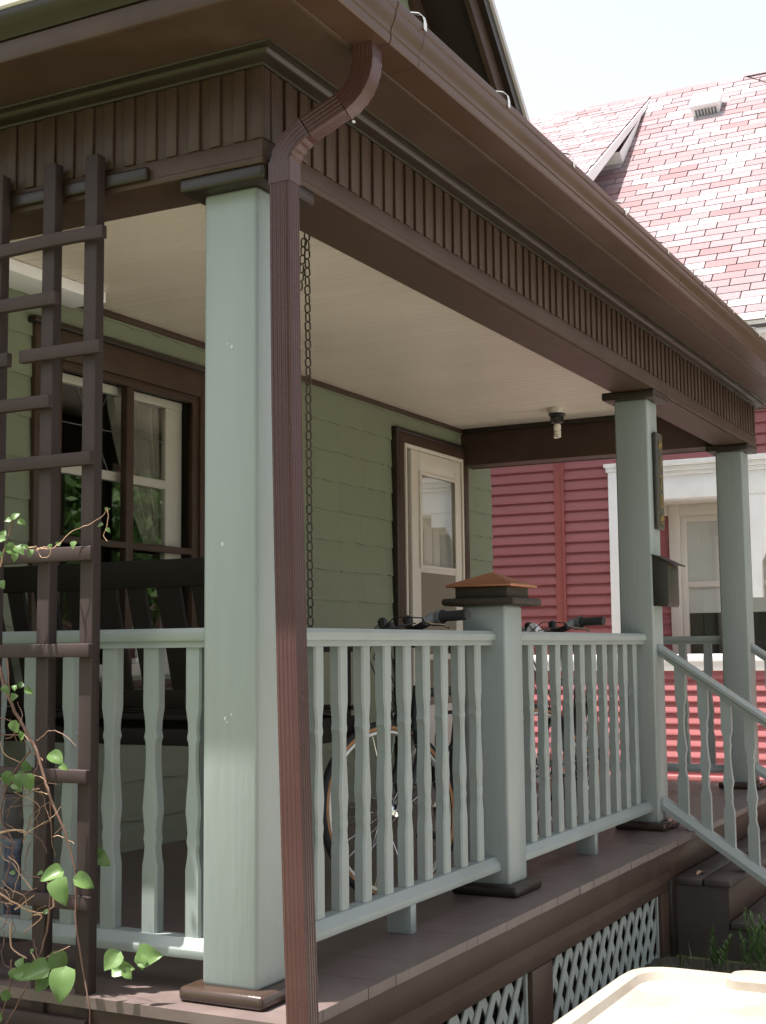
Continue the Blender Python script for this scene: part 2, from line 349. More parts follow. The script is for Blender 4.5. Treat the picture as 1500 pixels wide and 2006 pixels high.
part('came', MB().tube([(1.75, WY + .06, 2.18), (1.86, WY + .06, 2.0), (1.98, WY + .06, 2.18)], .0022, 4).tube([(1.75, WY + .06, 1.81), (1.86, WY + .06, 2.0), (1.98, WY + .06, 1.81)], .0022, 4)
     .tube([(1.56, WY + .06, 2.0), (2.43, WY + .06, 2.0)], .0022, 4), 'grey', win)
def curtain(x0, x1, zt, zb, xb0, xb1, y):
    rows = []
    for j in range(13):
        t = j / 12; z = zt + (zb - zt) * t; e = t ** 1.4
        a = x0 + (xb0 - x0) * e; b = x1 + (xb1 - x1) * e
        rows.append([(a + (b - a) * i / 40, y + .022 * math.sin(i * 1.35 + .5 * j * .2) * (1 - .4 * t), z) for i in range(41)])
    return MB().strip(rows)
part('curtain', curtain(2.02, 2.52, 2.24, 1.45, 2.36, 2.52, WY + .11), 'curtain', win, smooth=60)
part('curtain', curtain(1.50, 1.66, 2.24, 1.45, 1.50, 1.54, WY + .11), 'curtain', win, smooth=60)
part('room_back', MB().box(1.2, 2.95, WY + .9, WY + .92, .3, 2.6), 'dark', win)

# door
door = part('door', MB().box(4.862, 4.985, WY - .03, WY + .02, 0, 2.33).box(5.945, 6.056, WY - .03, WY + .02, 0, 2.33).box(4.862, 6.056, WY - .031, WY + .02, 2.332, 2.415), 'brown', house, bevel=.004)
part('head_moulding', MB().box(4.84, 6.075, WY - .05, WY + .02, 2.40, 2.428), 'dkbrown', door, bevel=.006)
part('backband', MB().box(4.84, 4.862, WY - .045, WY + .02, 0, 2.40), 'dkbrown', door, bevel=.004)
part('jamb', MB().box(4.988, 5.012, WY - .038, WY + .03, .03, 2.332).box(5.918, 5.943, WY - .038, WY + .03, .03, 2.332).box(5.012, 5.918, WY - .037, WY + .03, 2.305, 2.331)
     .box(5.035, 5.06, WY - .012, WY + .03, .03, 2.305), 'cream', door, bevel=.003)
part('leaf', MB().box(5.09, 5.222, WY - .03, WY + .004, .05, 2.30).box(5.80, 5.905, WY - .03, WY + .004, .05, 2.30).box(5.222, 5.80, WY - .0305, WY + .004, 2.145, 2.30)
     .box(5.222, 5.80, WY - .0305, WY + .004, 1.462, 1.508).box(5.222, 5.80, WY - .0305, WY + .004, .05, .55), 'cream', door, bevel=.003)
part('glazing_bead', MB().box(5.20, 5.235, WY - .04, WY - .031, 1.49, 2.165).box(5.788, 5.82, WY - .04, WY - .031, 1.49, 2.165).box(5.235, 5.788, WY - .039, WY - .031, 2.14, 2.165).box(5.235, 5.788, WY - .039, WY - .031, 1.49, 1.512), 'cream', door, bevel=.002)
part('pane', MB().box(5.222, 5.80, WY - .024, WY - .02, 1.508, 2.145), 'doorglass', door)
part('screen', MB().box(5.222, 5.80, WY - .02, WY - .016, .55, 1.462), 'screen', door)
part('closer_bar', MB().box(5.2, 5.85, WY - .055, WY - .035, .86, .90), 'cream', door, bevel=.004)
part('inner_door', MB().box(5.0, 5.95, WY + .05, WY + .09, .02, 2.33), 'cream', door)
part('handle', MB().tube([(5.13, WY - .03, 1.02), (5.13, WY - .07, 1.02), (5.13, WY - .07, .92), (5.13, WY - .03, .92)], .008, 8), 'black', door, smooth=40)

# upper gable of the house
GY = 1.65; PK = 2.9; PZ = 11.33 - PK
gab = part('gable_wall', MB().add([(XL, WY + .012, 4.3), (XR, WY + .012, 4.3), (XR, WY + .012, 11.33 - XR - .35), (PK, WY + .012, PZ - .35), (XL, WY + .012, 11.33 - (2 * PK - XL) - .35)], [(0, 1, 2, 3, 4)]), 'wallgreen', house)
for i in range(20):
    z = 4.3 + i * CH
    xr = 11.33 - z - .75; xl = 2 * PK - xr
    if xr - xl < .5: break
    x = xl
    while x < xr:
        b = min(x + SW, xr)
        if b - x > .05:
            o = obj('shingle', random.choice(SM), gab, (x, WY, z)); o.scale = ((b - x - .003) / SW, 1, 1)
        x = b
def rake(name, m, o0, o1, y0, y1, parent):       # a strip that follows both slopes; o = drop below the roof edge line, measured in z
    mb = MB(); ex = 7.0
    for sgn in (1, -1):
        X = lambda x: x if sgn > 0 else 2 * PK - x
        mb.add([(X(PK), y0, PZ - o0), (X(ex), y0, 11.33 - ex - o0), (X(ex), y0, 11.33 - ex - o1), (X(PK), y0, PZ - o1),
                (X(PK), y1, PZ - o0), (X(ex), y1, 11.33 - ex - o0), (X(ex), y1, 11.33 - ex - o1), (X(PK), y1, PZ - o1)],
               [(0, 1, 2, 3), (7, 6, 5, 4), (0, 4, 5, 1), (1, 5, 6, 2), (2, 6, 7, 3), (3, 7, 4, 0)])
    return part(name, mb, m, parent)
gr = rake('gable_roof', 'dkshingle', 0.0, 0.05, GY - .03, 10.2, house)
rake('drip_edge', 'drip', 0.035, 0.10, GY - .05, GY - .028, gr)
rake('crown_board', 'dkbrown', 0.09, 0.235, GY - .028, GY + .02, gr)
rake('rake_board', 'brown', 0.20, 0.44, GY + .021, GY + .06, gr)
rake('rake_soffit', 'dkbrown', 0.33, 0.36, GY + .061, WY + .012, gr)
rake('frieze_board', 'brown', 0.361, 0.56, WY - .03, WY + .01, gr)

# ---------------------------------------------------------------- porch shell
porch = thing('front_porch', 'brown porch shell with slatted frieze and cream ceiling', 'porch', (3, 1, GZ))
DX0, DX1, DY0 = -0.118, 6.33, -0.172
deck = part('floor_frame', MB().box(DX0 + .05, DX1 - .05, DY0 + .05, WY, -.20, -.032), 'brown', porch)
bw = 0.0836; n = int((DX1 - DX0) / bw) + 1
bme = [MB().box(0, bw - .0004, DY0, WY - .005, -.03, 0).mesh('floor_board', M['deck'], .0) for k in range(1)]
for i in range(n):
    w = min(bw, DX1 - DX0 - i * bw)
    if w < .02: continue
    o = obj('floor_board', bme[0], deck, (DX0 + i * bw, random.uniform(-.0018, .0012), random.uniform(-.0003, .0003))); o.scale = (w / bw, 1, 1)
# skirt boards below the floor edge
SY = -0.128
part('skirt_board', MB().box(-.085, 3.5, SY, SY + .03, -.15, -.031), 'brown', porch, bevel=.003)
part('skirt_board', MB().box(-.085, 3.5, SY + .012, SY + .04, -.247, -.152), 'brown', porch, bevel=.003)
part('skirt_board', MB().box(3.5, 6.30, SY, SY + .03, -.19, -.031), 'brown', porch, bevel=.003)
part('skirt_board', MB().box(-.09, -.062, SY + .041, WY, -.15, -.031), 'brown', porch, bevel=.003)
part('skirt_board', MB().box(-.08, -.052, SY + .041, WY, -.247, -.152), 'brown', porch, bevel=.003)
part('skirt_post', MB().box(1.665, 1.875, SY + .008, SY + .06, GZ - .05, -.248), 'brown', porch, bevel=.003)
part('skirt_post', MB().box(3.352, 3.47, SY + .008, SY + .06, GZ - .05, -.248), 'brown', porch, bevel=.003)
part('skirt_post', MB().box(-.09, .06, SY + .008, SY + .06, GZ - .05, -.248), 'brown', porch, bevel=.003)
part('crawl_shade_panel', MB().box(.1, 6.2, .35, .40, GZ - .05, -.21).box(-.02, .0, .1, WY, GZ - .05, -.21), 'dark', porch)  # near-black panels put the shade behind the lattice into the colour

# beams with a slatted frieze
BZ0, BZ1 = 2.285, 2.60
def lbeam(name, x0, x1, y0, y1, z0, z1, m='brown', bevel=.004, parent=None): return part(name, MB().box(x0, x1, y0, y1, z0, z1), m, parent or porch, bevel=bevel)
bf = lbeam('front_beam', -.041, 6.181, -.041, .175, BZ0 + .004, BZ1)
bl = lbeam('side_beam', -.041, .165, .176, WY - .002, BZ0 + .004, BZ1)
br = lbeam('side_beam', 5.98, 6.181, .176, WY - .002, BZ0 + .004, BZ1)
# bottom band (proud) as mitred U
def usweep(prof, x0, x1, y0, ye, closed=True):
    rows = []
    pth = lambda o: [(x0 - o, ye), (x0 - o, y0 - o), (x1 + o, y0 - o), (x1 + o, ye)]
    for k in range(4):
        rows.append([(*pth(o)[k], z) for o, z in prof])
    mb = MB().strip(rows, closed)
    if closed:
        nn = len(prof); mb.f.append(tuple(range(nn))); mb.f.append(tuple(range(3 * nn + nn - 1, 3 * nn - 1, -1)))
    return mb
part('frieze_band', usweep([(-.002, BZ0), (.012, BZ0), (.014, BZ0 + .003), (.014, BZ0 + .017), (.011, BZ0 + .02), (.013, BZ0 + .066), (.010, BZ0 + .072), (-.002, BZ0 + .072)], -.036, 6.176, -.036, WY - .004), 'brown', porch, smooth=35)
part('beam_soffit', MB().box(.0, 6.14, -.03, .172, BZ0 - .004, BZ0 + .003), 'brown', porch)
part('corner_board', MB().box(-.0505, -.0415, -.0505, -.012, BZ0 + .073, 2.564).box(-.041, -.008, -.0505, -.0415, BZ0 + .073, 2.564), 'brown', porch, bevel=.002)
bat = MB().box(-.020, .020, -.009, 0, 0, 2.564 - BZ0 - .0735).mesh('batten', M['brown'], .002)
batl = MB().box(-.009, 0, -.020, .020, 0, 2.564 - BZ0 - .0735).mesh('batten', M['brown'], .002)
x = 0.018
while x < 6.16:
    o = obj('batten', bat, bf, (x + random.uniform(-.003, .003), -.0414, BZ0 + .0735)); o.rotation_euler = (0, random.uniform(-.006, .006), 0); o.scale.x = random.uniform(.92, 1.06); x += .0766
y = 0.032
while y < WY - .05:
    o = obj('batten', batl, bl, (-.0414, y + random.uniform(-.003, .003), BZ0 + .0735)); o.rotation_euler = (random.uniform(-.006, .006), 0, 0); o.scale.y = random.uniform(.92, 1.06); y += .0766
# crown moulding under the soffit
cp = [(.0, 2.565), (.016, 2.565), (.018, 2.572)] + [(.018 + .042 * math.sin(a), 2.5735 + .0 + .024 * (1 - math.cos(a))) for a in [math.radians(t) for t in (10, 35, 60, 85)]] + [(.064, 2.588), (.064, 2.5935), (.082, 2.5938), (.084, 2.599), (.0, 2.599)]
part('crown_moulding', usweep(cp, -.036, 6.176, -.036, WY - .004), 'dkbrown', porch, smooth=40)
EX0, EX1, EY0 = -.34, 6.46, -.27
part('soffit', MB().box(EX0, EX1, EY0, .05, 2.60, 2.615).box(EX0, .05, .0505, WY, 2.60, 2.615).box(6.10, EX1, .0505, WY, 2.60, 2.615), 'brown', porch)
part('fascia', usweep([(0, 2.596), (.02, 2.596), (.02, 2.656), (0, 2.656)], EX0 + .0, EX1, EY0 + .0, WY - .002), 'brown', porch, bevel=.003)
part('eave_crown', MB().strip([[(EX0 - o, yy, z) for o, z in ((0, 2.657), (.022, 2.66), (.026, 2.668), (.045, 2.68), (.06, 2.697), (.064, 2.71), (.064, 2.722), (0, 2.722))] for yy in (EY0 - .02, WY - .002)], True), 'dkbrown', porch, smooth=40)
part('drip_edge', MB().strip([[(EX0 - o, yy, z) for o, z in ((.0, 2.7235), (.068, 2.7235), (.074, 2.728), (.074, 2.757), (.066, 2.763), (0, 2.763))] for yy in (EY0 - .06, WY - .002)], True), 'drip', porch, smooth=30)
# roof of the porch (hipped, shallow)
pr = MB(); e0, e1, ey = EX0 - .072, EX1 + .06, EY0 - .05; zt = 2.742; sl = .26; ry = WY + .01; run = ry - ey
for dz in (0,):
    pr.add([(e0, ey, zt - .02), (e1, ey, zt - .02), (e1 - run, ry, zt + sl * run - .02), (e0 + run, ry, zt + sl * run - .02), (e0, ry, zt - .02 + .025), (e1, ry, zt - .02 + .025),
            (e0, ey, zt + .012), (e1, ey, zt + .012), (e1 - run, ry, zt + sl * run + .012), (e0 + run, ry, zt + sl * run + .012), (e0, ry, zt + .04), (e1, ry, zt + .04)],
           [(0, 1, 2, 3), (3, 4, 0), (1, 5, 2), (6, 9, 8, 7), (9, 6, 10), (7, 8, 11), (0, 6, 7, 1), (0, 4, 10, 6), (1, 7, 11, 5)])
rf = part('roof', pr, 'dkshingle', porch)
tabm = MB().box(0, .30, 0, .14, 0, .007).mesh('shingle_tab', M['dkshingle'])
for i in range(23):
    o = obj('shingle_tab', tabm, rf, (e0 + i * .303, ey - .016 + random.uniform(-.004, .004), zt + .0125)); o.rotation_euler = (math.atan(sl), 0, 0)
part('roof_metal_edge', MB().box(EX0, EX1, EY0 - .045, EY0 - .02, 2.70, 2.735), 'aluminium', porch)
# ceiling boards
ce = part('ceiling', MB().box(.16, 5.99, .17, WY - .004, 2.575, 2.59), 'ceiling', porch)
cw = .0815; k = 0; x = .165
cm = MB().add([(0, 0, .002), (.004, 0, -.0045), (cw - .004, 0, -.0045), (cw, 0, .002), (0, 1, .002), (.004, 1, -.0045), (cw - .004, 1, -.0045), (cw, 1, .002)], [(0, 1, 5, 4), (1, 2, 6, 5), (2, 3, 7, 6), (0, 4, 7, 3), (0, 3, 2, 1), (4, 5, 6, 7)]).mesh('ceiling_board', M['ceiling'])
while x < 5.98:
    w = min(cw, 5.98 - x)
    o = obj('ceiling_board', cm, ce, (x, .175, 2.566)); o.scale = (w / cw, WY - .007 - .175, 1); x += cw
part('ceiling_strip', MB().box(5.955, 5.979, .18, WY - .03, 2.525, 2.56), 'dkbrown', porch, bevel=.004)
part('ceiling_strip', MB().box(.166, .19, .18, WY - .03, 2.525, 2.56), 'dkbrown', porch, bevel=.004)
part('ceiling_box', MB().box(-.0, 1.60, 1.85, WY - .03, 2.508, 2.559), 'white', porch, bevel=.003)

# ---------------------------------------------------------------- posts
PW = .181
def rbox(x0, x1, y0, y1, z0, z1): return MB().box(x0, x1, y0, y1, z0, z1)
def post(x0, label, big=True):
    t = thing('porch_post', label, 'post', (x0 + PW / 2, PW / 2, 0), 'square porch posts')
    part('shaft', rbox(x0, x0 + PW, 0, PW, .036, 2.243), 'sagepost', t, bevel=.012, seg=3)
    part('base', rbox(x0 - .048, x0 + PW + .045, -.046, PW + .045, .0, .040), 'glossbrown', t, bevel=.014, seg=3)
    part('cap', rbox(x0 - .052, x0 + PW + .052, -.054, PW + .052, 2.241, 2.284), 'dkbrown', t, bevel=.010, seg=3)
    return t
post(0.0, 'sage green square post at the near porch corner behind the downspout')
p2 = post(3.765, 'sage green square post carrying the mailbox and number board')
post(5.955, 'sage green square post at the far end of the porch')
pp = bpy.data.objects['porch_post']
for y_, z_, r_ in ((.085, 1.79, .005), (.10, 1.80, .0028), (.115, 1.235, .0055), (.105, .755, .005), (.085, .765, .004), (.10, .745, .003)):
    rr = random.Random(int(z_ * 1000)); k_ = 9
    ring = [(y_ + r_ * rr.uniform(.35, 1) * math.cos(6.283 * i / k_), z_ + r_ * 1.3 * rr.uniform(.35, 1) * math.sin(6.283 * i / k_)) for i in range(k_)]
    part('paint_chip', MB().prism(ring, 'x', -.0004, .002), 'drip', pp)
# newel
nw = thing('newel_post', 'short sage newel post with a copper pyramid cap between railings', 'post', (1.845, .09, 0))
part('shaft', rbox(1.755, 1.936, 0, PW, .036, 1.106), 'sagepost', nw, bevel=.012, seg=3)
part('base', rbox(1.707, 1.981, -.046, PW + .045, 0, .040), 'dkbrown', nw, bevel=.014, seg=3)
part('cap_board', rbox(1.692, 1.998, -.064, PW + .064, 1.104, 1.133), 'oldwood', nw, bevel=.013, seg=3)
part('cap_block', rbox(1.735, 1.956, -.020, PW + .020, 1.133, 1.176), 'oldwood', nw, bevel=.003)
cx, cy = 1.8455, .0905; hw = .140
pc = MB().add([(cx - hw, cy - hw, 1.176), (cx + hw, cy - hw, 1.176), (cx + hw, cy + hw, 1.176), (cx - hw, cy + hw, 1.176),
               (cx - hw, cy - hw, 1.186), (cx + hw, cy - hw, 1.186), (cx + hw, cy + hw, 1.186), (cx - hw, cy + hw, 1.186), (cx, cy, 1.240)],
              [(3, 2, 1, 0), (0, 1, 5, 4), (1, 2, 6, 5), (2, 3, 7, 6), (3, 0, 4, 7), (4, 5, 8), (5, 6, 8), (6, 7, 8), (7, 4, 8)])
part('copper_cap', pc, 'copper', nw, bevel=.004)

# ---------------------------------------------------------------- railings
BH0, BH1 = .140, .950
AMP = 1.4
prof = [(t_, 1 - (1 - k_) * AMP) for t_, k_ in [(0, 1), (.215, 1), (.262, .82), (.295, .78), (.318, .90), (.335, .76), (.385, .72), (.44, .76), (.50, .88), (.57, 1.0), (.60, .92), (.645, .80), (.672, .90), (.70, .78), (.735, .86), (.768, 1.0), (1, 1)]]
def bal_mesh(wide='x', W=.0275, T=.0175, z0=BH0, z1=BH1):
    sec = []
    for t, k in prof:
        w = W * k; z = z1 + (z0 - z1) * t; c = .006
        out = [(-w, T), (-w, -T + c), (-w + c, -T), (w - c, -T), (w, -T + c), (w, T)]
        sec.append([((a, b, z) if wide == 'x' else (b, a, z)) for a, b in out])
    mb = MB().strip(sec, True); n6 = 6
    mb.f.append(tuple(range(n6))); L = (len(prof) - 1) * n6; mb.f.append(tuple(range(L + n6 - 1, L - 1, -1)))
    return mb.mesh('baluster', M['sage'], smooth=28)
BX, BY = bal_mesh('x'), bal_mesh('y')
RC = .079
capP = lambda c: [(c - .037, .968), (c - .039, .972), (c - .039, .992), (c - .030, 1.004), (c + .030, 1.004), (c + .039, .992), (c + .039, .972), (c + .037, .968)]
subP = lambda c: [(c - .026, .949), (c - .026, .968), (c + .026, .968), (c + .026, .949)]
botP = lambda c: [(c - .046, .093), (c - .046, .116), (c - .024, .144), (c + .024, .144), (c + .046, .116), (c + .046, .093)]
def railing(axis, a0, a1, c, bals, label, blocks=(), bm=None):
    loc = ((a0 + a1) / 2, c, .09) if axis == 'x' else (c, (a0 + a1) / 2, .09)
    t = thing('porch_railing', label, 'railing', loc, 'porch railing sections')
    part('top_rail', MB().prism(capP(c), axis, a0, a1), 'sage', t, smooth=30)
    part('sub_rail', MB().prism(subP(c), axis, a0, a1), 'sage', t)
    part('bottom_rail', MB().prism(botP(c), axis, a0, a1), 'sage', t, bevel=.002)
    for b in bals:
        o = obj('baluster', BX if axis == 'x' else BY, t, (b, c, random.uniform(-.001, .001)) if axis == 'x' else (c, b, 0)); o.rotation_euler = (0, 0, random.uniform(-.012, .012))
    for b in blocks:
        part('foot_block', rbox(b - .02, b + .02, c - .045, c + .045, .0, .093) if axis == 'x' else rbox(c - .045, c + .045, b - .02, b + .02, 0, .093), 'sage', t, bevel=.002)
    return t
railing('x', PW, 1.755, RC, [.2905 + .1495 * i for i in range(10)], 'sage railing between the near corner post and the copper capped newel', (1.0,))
railing('x', 1.936, 3.765, RC, [2.028 + .1605 * i for i in range(11)], 'sage railing between the copper capped newel and the mailbox post', (2.87,))
railing('y', PW, WY - .012, RC, [.2585 + .1512 * i for i in range(12)], 'sage railing along the left porch side behind the trellis', (1.2,))
railing('y', PW, WY - .012, 6.05, [.30 + .17 * i for i in range(10)], 'sage railing along the far side of the porch', (1.2,))

# ---------------------------------------------------------------- gutter and downspout
gt = thing('gutter', 'brown aluminium gutter along the front porch eave', 'gutter', (3, -.33, 2.6))
gp = [(-.292, 2.715), (-.292, 2.600), (-.386, 2.600), (-.391, 2.604), (-.3935, 2.622), (-.389, 2.627), (-.3925, 2.633), (-.3925, 2.639), (-.397, 2.65), (-.4045, 2.665), (-.4095, 2.683), (-.4095, 2.692), (-.414, 2.696), (-.416, 2.705), (-.416, 2.717), (-.409, 2.719), (-.409, 2.712), (-.404, 2.69), (-.385, 2.63), (-.385, 2.606), (-.297, 2.606), (-.297, 2.715)]
def gut(x0, x1): return MB().prism(gp, 'x', x0, x1)
part('trough', gut(EX0 + .0, .245), 'aluminium', gt, smooth=30)
part('trough', gut(.2475, 3.02), 'aluminium', gt, smooth=30)
part('trough', gut(3.0225, EX1 + .05), 'aluminium', gt, smooth=30)
part('seam_sleeve', MB().prism([(a - (.002 if a < -.34 else 0), b - .0 - (.0015 if b < 2.61 else 0)) for a, b in gp[1:15]] + [(-.30, 2.604)], 'x', .07, .085), 'aluminium', gt, smooth=30)
part('end_cap', MB().prism(gp[:15], 'x', EX0 - .004, EX0 - .001), 'drip', gt)
for i in range(10):
    xx = .235 + i * .628
    part('strap', MB().strip([[(xx - .009, yy, zz), (xx + .009, yy, zz), (xx + .009, yy + .001, zz + .003), (xx - .009, yy + .001, zz + .003)] for yy, zz in ((-.420, 2.698), (-.4205, 2.720), (-.416, 2.738), (-.404, 2.750), (-.36, 2.764), (-.318, 2.775))], True), 'galv', gt)
ds = thing('downspout', 'reddish brown ribbed downspout in front of the near corner post', 'downspout', (-.1, -.2, GZ))
def ribbed(hw_, hd, ribs=5, amp=.0015):
    pts = []
    def side(p0, p1, nrm, n):
        for i in range(n * 4):
            t = (i + .5) / (n * 4); edge = min(t, 1 - t)
            a = amp * (1 if (i % 4) in (1, 2) else -0.3) if edge > .1 else 0
            pts.append((p0[0] + (p1[0] - p0[0]) * t + nrm[0] * a, p0[1] + (p1[1] - p0[1]) * t + nrm[1] * a))
    side((-hw_, hd), (-hw_, -hd), (-1, 0), ribs); side((-hw_, -hd), (hw_, -hd), (0, -1), ribs); side((hw_, -hd), (hw_, hd), (1, 0), ribs); side((hw_, hd), (-hw_, hd), (0, 1), ribs)
    return pts
def pipe(path, sec, crimps=False):
    rows = []
    pts = [Vector(p) for p in path]
    for i, p in enumerate(pts):
        d = (pts[min(i + 1, len(pts) - 1)] - pts[max(i - 1, 0)]).normalized()
        u = Vector((1, 0, 0)); u = (u - d * u.dot(d)).normalized(); w = u.cross(d).normalized()
        if w.y < 0: w = -w
        k = 1.0 - (.055 if crimps and i % 2 == 1 else 0)
        rows.append([p + u * a * k + w * b * k for a, b in sec])
    mb = MB().strip(rows, True); n_ = len(sec); mb.f.append(tuple(range(n_))); L = (len(rows) - 1) * n_; mb.f.append(tuple(range(L + n_ - 1, L - 1, -1)))
    return mb
secA = ribbed(.0275, .032)
secS = ribbed(.029, .0335, 5, .0006)
def bez(p0, p1, p2, n):
    return [tuple((1 - t) ** 2 * a + 2 * t * (1 - t) * b + t * t * c for a, b, c in zip(p0, p1, p2)) for t in [i / (n - 1) for i in range(n)]]
A0, A1, A2, A3 = (.056, -.325, 2.602), (.056, -.325, 2.555), (.048, -.325, 2.47), (.030, -.262, 2.43)
B0, B1, B2 = (.004, -.165, 2.372), (-.006, -.094, 2.33), (-.006, -.094, 2.262)
part('outlet', pipe([A0, A1], secA), 'downspout', ds, smooth=30)
part('elbow', pipe(bez(A1, A2, A3, 13), secS, True), 'downspout', ds, smooth=20)
part('connector', pipe([A3, B0], ribbed(.0265, .031)), 'downspout', ds, smooth=30)
part('elbow', pipe(bez(B0, B1, B2, 13), secS, True), 'downspout', ds, smooth=20)
part('collar', pipe([(-.006, -.094, 2.285), (-.006, -.094, 2.225)], ribbed(.0305, .035, 5, .0003)), 'downspout', ds, smooth=30)
low = [(-.006, -.094, 2.28), (-.009, -.097, 2.0), (-.016, -.105, 1.6), (-.028, -.120, 1.2), (-.048, -.142, .8), (-.076, -.171, .4), (-.106, -.203, .0), (-.125, -.225, -.25), (-.14, -.242, -.50)]
part('pipe', pipe(low, secA), 'downspout', ds, smooth=30)
part('shoe', pipe(bez((-.14, -.242, -.49), (-.145, -.245, -.545), (-.15, -.36, -.535), 7), secS, True), 'downspout', ds, smooth=20)
part('screw', MB().lathe([(0, -.003), (.004, -.003), (.004, .002)], (.03, -.296, 2.38), 'x', 8), 'galv', ds)

# ---------------------------------------------------------------- lattice panels under the porch floor
def lattice(x0, x1, z0, z1, y, label):
    t = thing('lattice_panel', label, 'lattice', ((x0 + x1) / 2, y, z0), 'lattice panels under the porch floor')
    fr = .018
    part('edge_strip', box(x0, x0 + fr, y - .016, y - .006, z0, z1), 'lattice', t)
    part('edge_strip', box(x1 - fr, x1, y - .016, y - .006, z0, z1), 'lattice', t)
    H = z1 - z0; W = .046; gap = .118
    for s_, yy in ((1, y - .004), (-1, y + .004)):
        a = x0 - H
        while a < x1 + (H if s_ < 0 else 0):
            # slat from (a, z0) rising at 60 deg-ish with direction s_
            k = .72
            poly = [(a, z0), (a + W, z0), (a + W + s_ * k * H, z1), (a + s_ * k * H, z1)]
            # clip to x0..x1
            def clip(ps, lim, keep):
                o = []
                for i in range(len(ps)):
                    p, q = ps[i], ps[(i + 1) % len(ps)]
                    pi, qi = keep(p[0]), keep(q[0])
                    if pi: o.append(p)
                    if pi != qi:
                        tt = (lim - p[0]) / (q[0] - p[0]); o.append((lim, p[1] + tt * (q[1] - p[1])))
                return o
            ps = clip(poly, x0 + .002, lambda v: v >= x0 + .002)
            if len(ps) > 2: ps = clip(ps, x1 - .002, lambda v: v <= x1 - .002)
            if len(ps) > 2:
                part('slat', MB().prism(ps, 'y', yy - .0032, yy + .0032), 'lattice', t)
            a += gap
lattice(.065, 1.66, GZ - .01, -.22, SY + .042, 'sage lattice panel left of the brown skirt post')
lattice(1.88, 3.35, GZ - .01, -.22, SY + .042, 'sage lattice panel between the skirt post and the steps')

# ---------------------------------------------------------------- steps and stair rails
st = thing('front_steps', 'dark brown wooden porch steps with plank treads', 'steps', (4.8, -.5, GZ))
TX0, TX1 = 3.545, 6.32
def tread(y0, y1, z):
    t = part('tread', MB().box(TX0 + .02, TX1 - .02, y0 + .03, y1, z - .075, z - .037), 'step', st)
    d = (y1 - y0)
    part('plank', rbox(TX0, TX1, y1 - d * .49, y1, z - .036, z), 'step', t, bevel=.006)
    part('plank', rbox(TX0, TX1, y0, y1 - d * .515, z - .036, z), 'step', t, bevel=.006)
tread(-.405, -.130, -.19); tread(-.69, -.395, -.385)
part('riser', box(TX0 + .012, TX1 - .012, -.392, -.372, -.385, -.226), 'brown', st)
part('riser', box(TX0 + .012, TX1 - .012, -.672, -.652, GZ - .05, -.422), 'brown', st)
part('side_panel', box(TX0 + .010, TX0 + .03, -.390, -.135, GZ - .05, -.226), 'step', st)
part('side_panel', box(TX0 + .010, TX0 + .03, -.668, -.391, GZ - .05, -.422), 'step', st)
part('side_post', rbox(3.472, TX0 + .009, -.135, -.06, GZ - .05, -.192), 'dkbrown', st, bevel=.003)

def stair_rail(c, label):
    t = thing('stair_railing', label, 'railing', (c, -.5, GZ), 'handrails beside the porch steps')
    sl_ = .675; y0, y1 = -.002, -.95
    def bar(name, h0, prof_, m='sage'):
        rows = []
        for yy in (y0, y1):
            rows.append([(c + a, yy, h0 + b + sl_ * yy) for a, b in prof_])
        mb = MB().strip(rows, True); n_ = len(prof_); mb.f += [tuple(range(n_)), tuple(range(2 * n_ - 1, n_ - 1, -1))]
        part(name, mb, m, t, smooth=35)
    bar('top_rail', .95, [(-.036, -.036), (-.040, -.03), (-.040, -.012), (-.030, .002), (.030, .002), (.040, -.012), (.040, -.03), (.036, -.036)])
    bar('sub_rail', .95, [(-.024, -.062), (-.024, -.036), (.024, -.036), (.024, -.062)])
    bar('bottom_rail', .170, [(-.046, -.072), (-.046, -.042), (-.024, -.006), (.024, -.006), (.046, -.042), (.046, -.072)])
    k = 0
    for b in [-.105 - .1165 * i for i in range(7)]:
        zt_, zb_ = .890 + sl_ * b, .164 + sl_ * b
        sec = []
        T = .016; W = .026
        for tt, kk in prof:
            w = W * kk * (1 if kk == 1 else .88)
            sec.append([(c + a, b + d, zt_ + (zb_ - zt_) * tt + (sl_ * d if tt in (0, 1) else 0)) for a, d in ((T, -w), (-T, -w), (-T, w), (T, w))])
        mb = MB().strip(sec, True); mb.f += [(0, 1, 2, 3), tuple(range((len(prof)) * 4 - 1, (len(prof)) * 4 - 5, -1))]
        part('baluster', mb, 'sage', t, smooth=25)
    part('lower_post', rbox(c - .05, c + .05, -1.05, -.95, GZ - .05, .42), 'sage', t, bevel=.008)
    part('post_cap', rbox(c - .065, c + .065, -1.065, -.935, .42, .45), 'dkbrown', t, bevel=.008)
stair_rail(3.855, 'sloping sage handrail from the mailbox post down the steps')
stair_rail(6.045, 'sloping sage handrail from the far end post')

# ---------------------------------------------------------------- trellis
tr = thing('trellis', 'dark brown wooden trellis fixed to the left porch side', 'trellis', (-.1, .65, GZ))
def upright(y0, y1, ztop, xo=0):
    part('upright', rbox(-.104 + xo, -.068 + xo, y0, y1, GZ - .1, ztop), 'trellis', tr, bevel=.003)
upright(.486, .533, 2.392); upright(.645, .692, 2.392); upright(.853, .90, 2.392); upright(1.02, 1.067, 2.392)
def slat(y0, y1, z0, z1, warp=0.0):
    rows = []
    for i in range(9):
        t = i / 8; yy = y0 + (y1 - y0) * t; dz = warp * math.sin(t * 7.0) 
        rows.append([(-.126, yy, z0 + dz), (-.1045, yy, z0 + dz), (-.1045, yy, z1 + dz), (-.126, yy, z1 + dz)])
    mb = MB().strip(rows, True); mb.f += [(0, 1, 2, 3), (35, 34, 33, 32)]
    part('slat', mb, 'trellis', tr, bevel=.002)
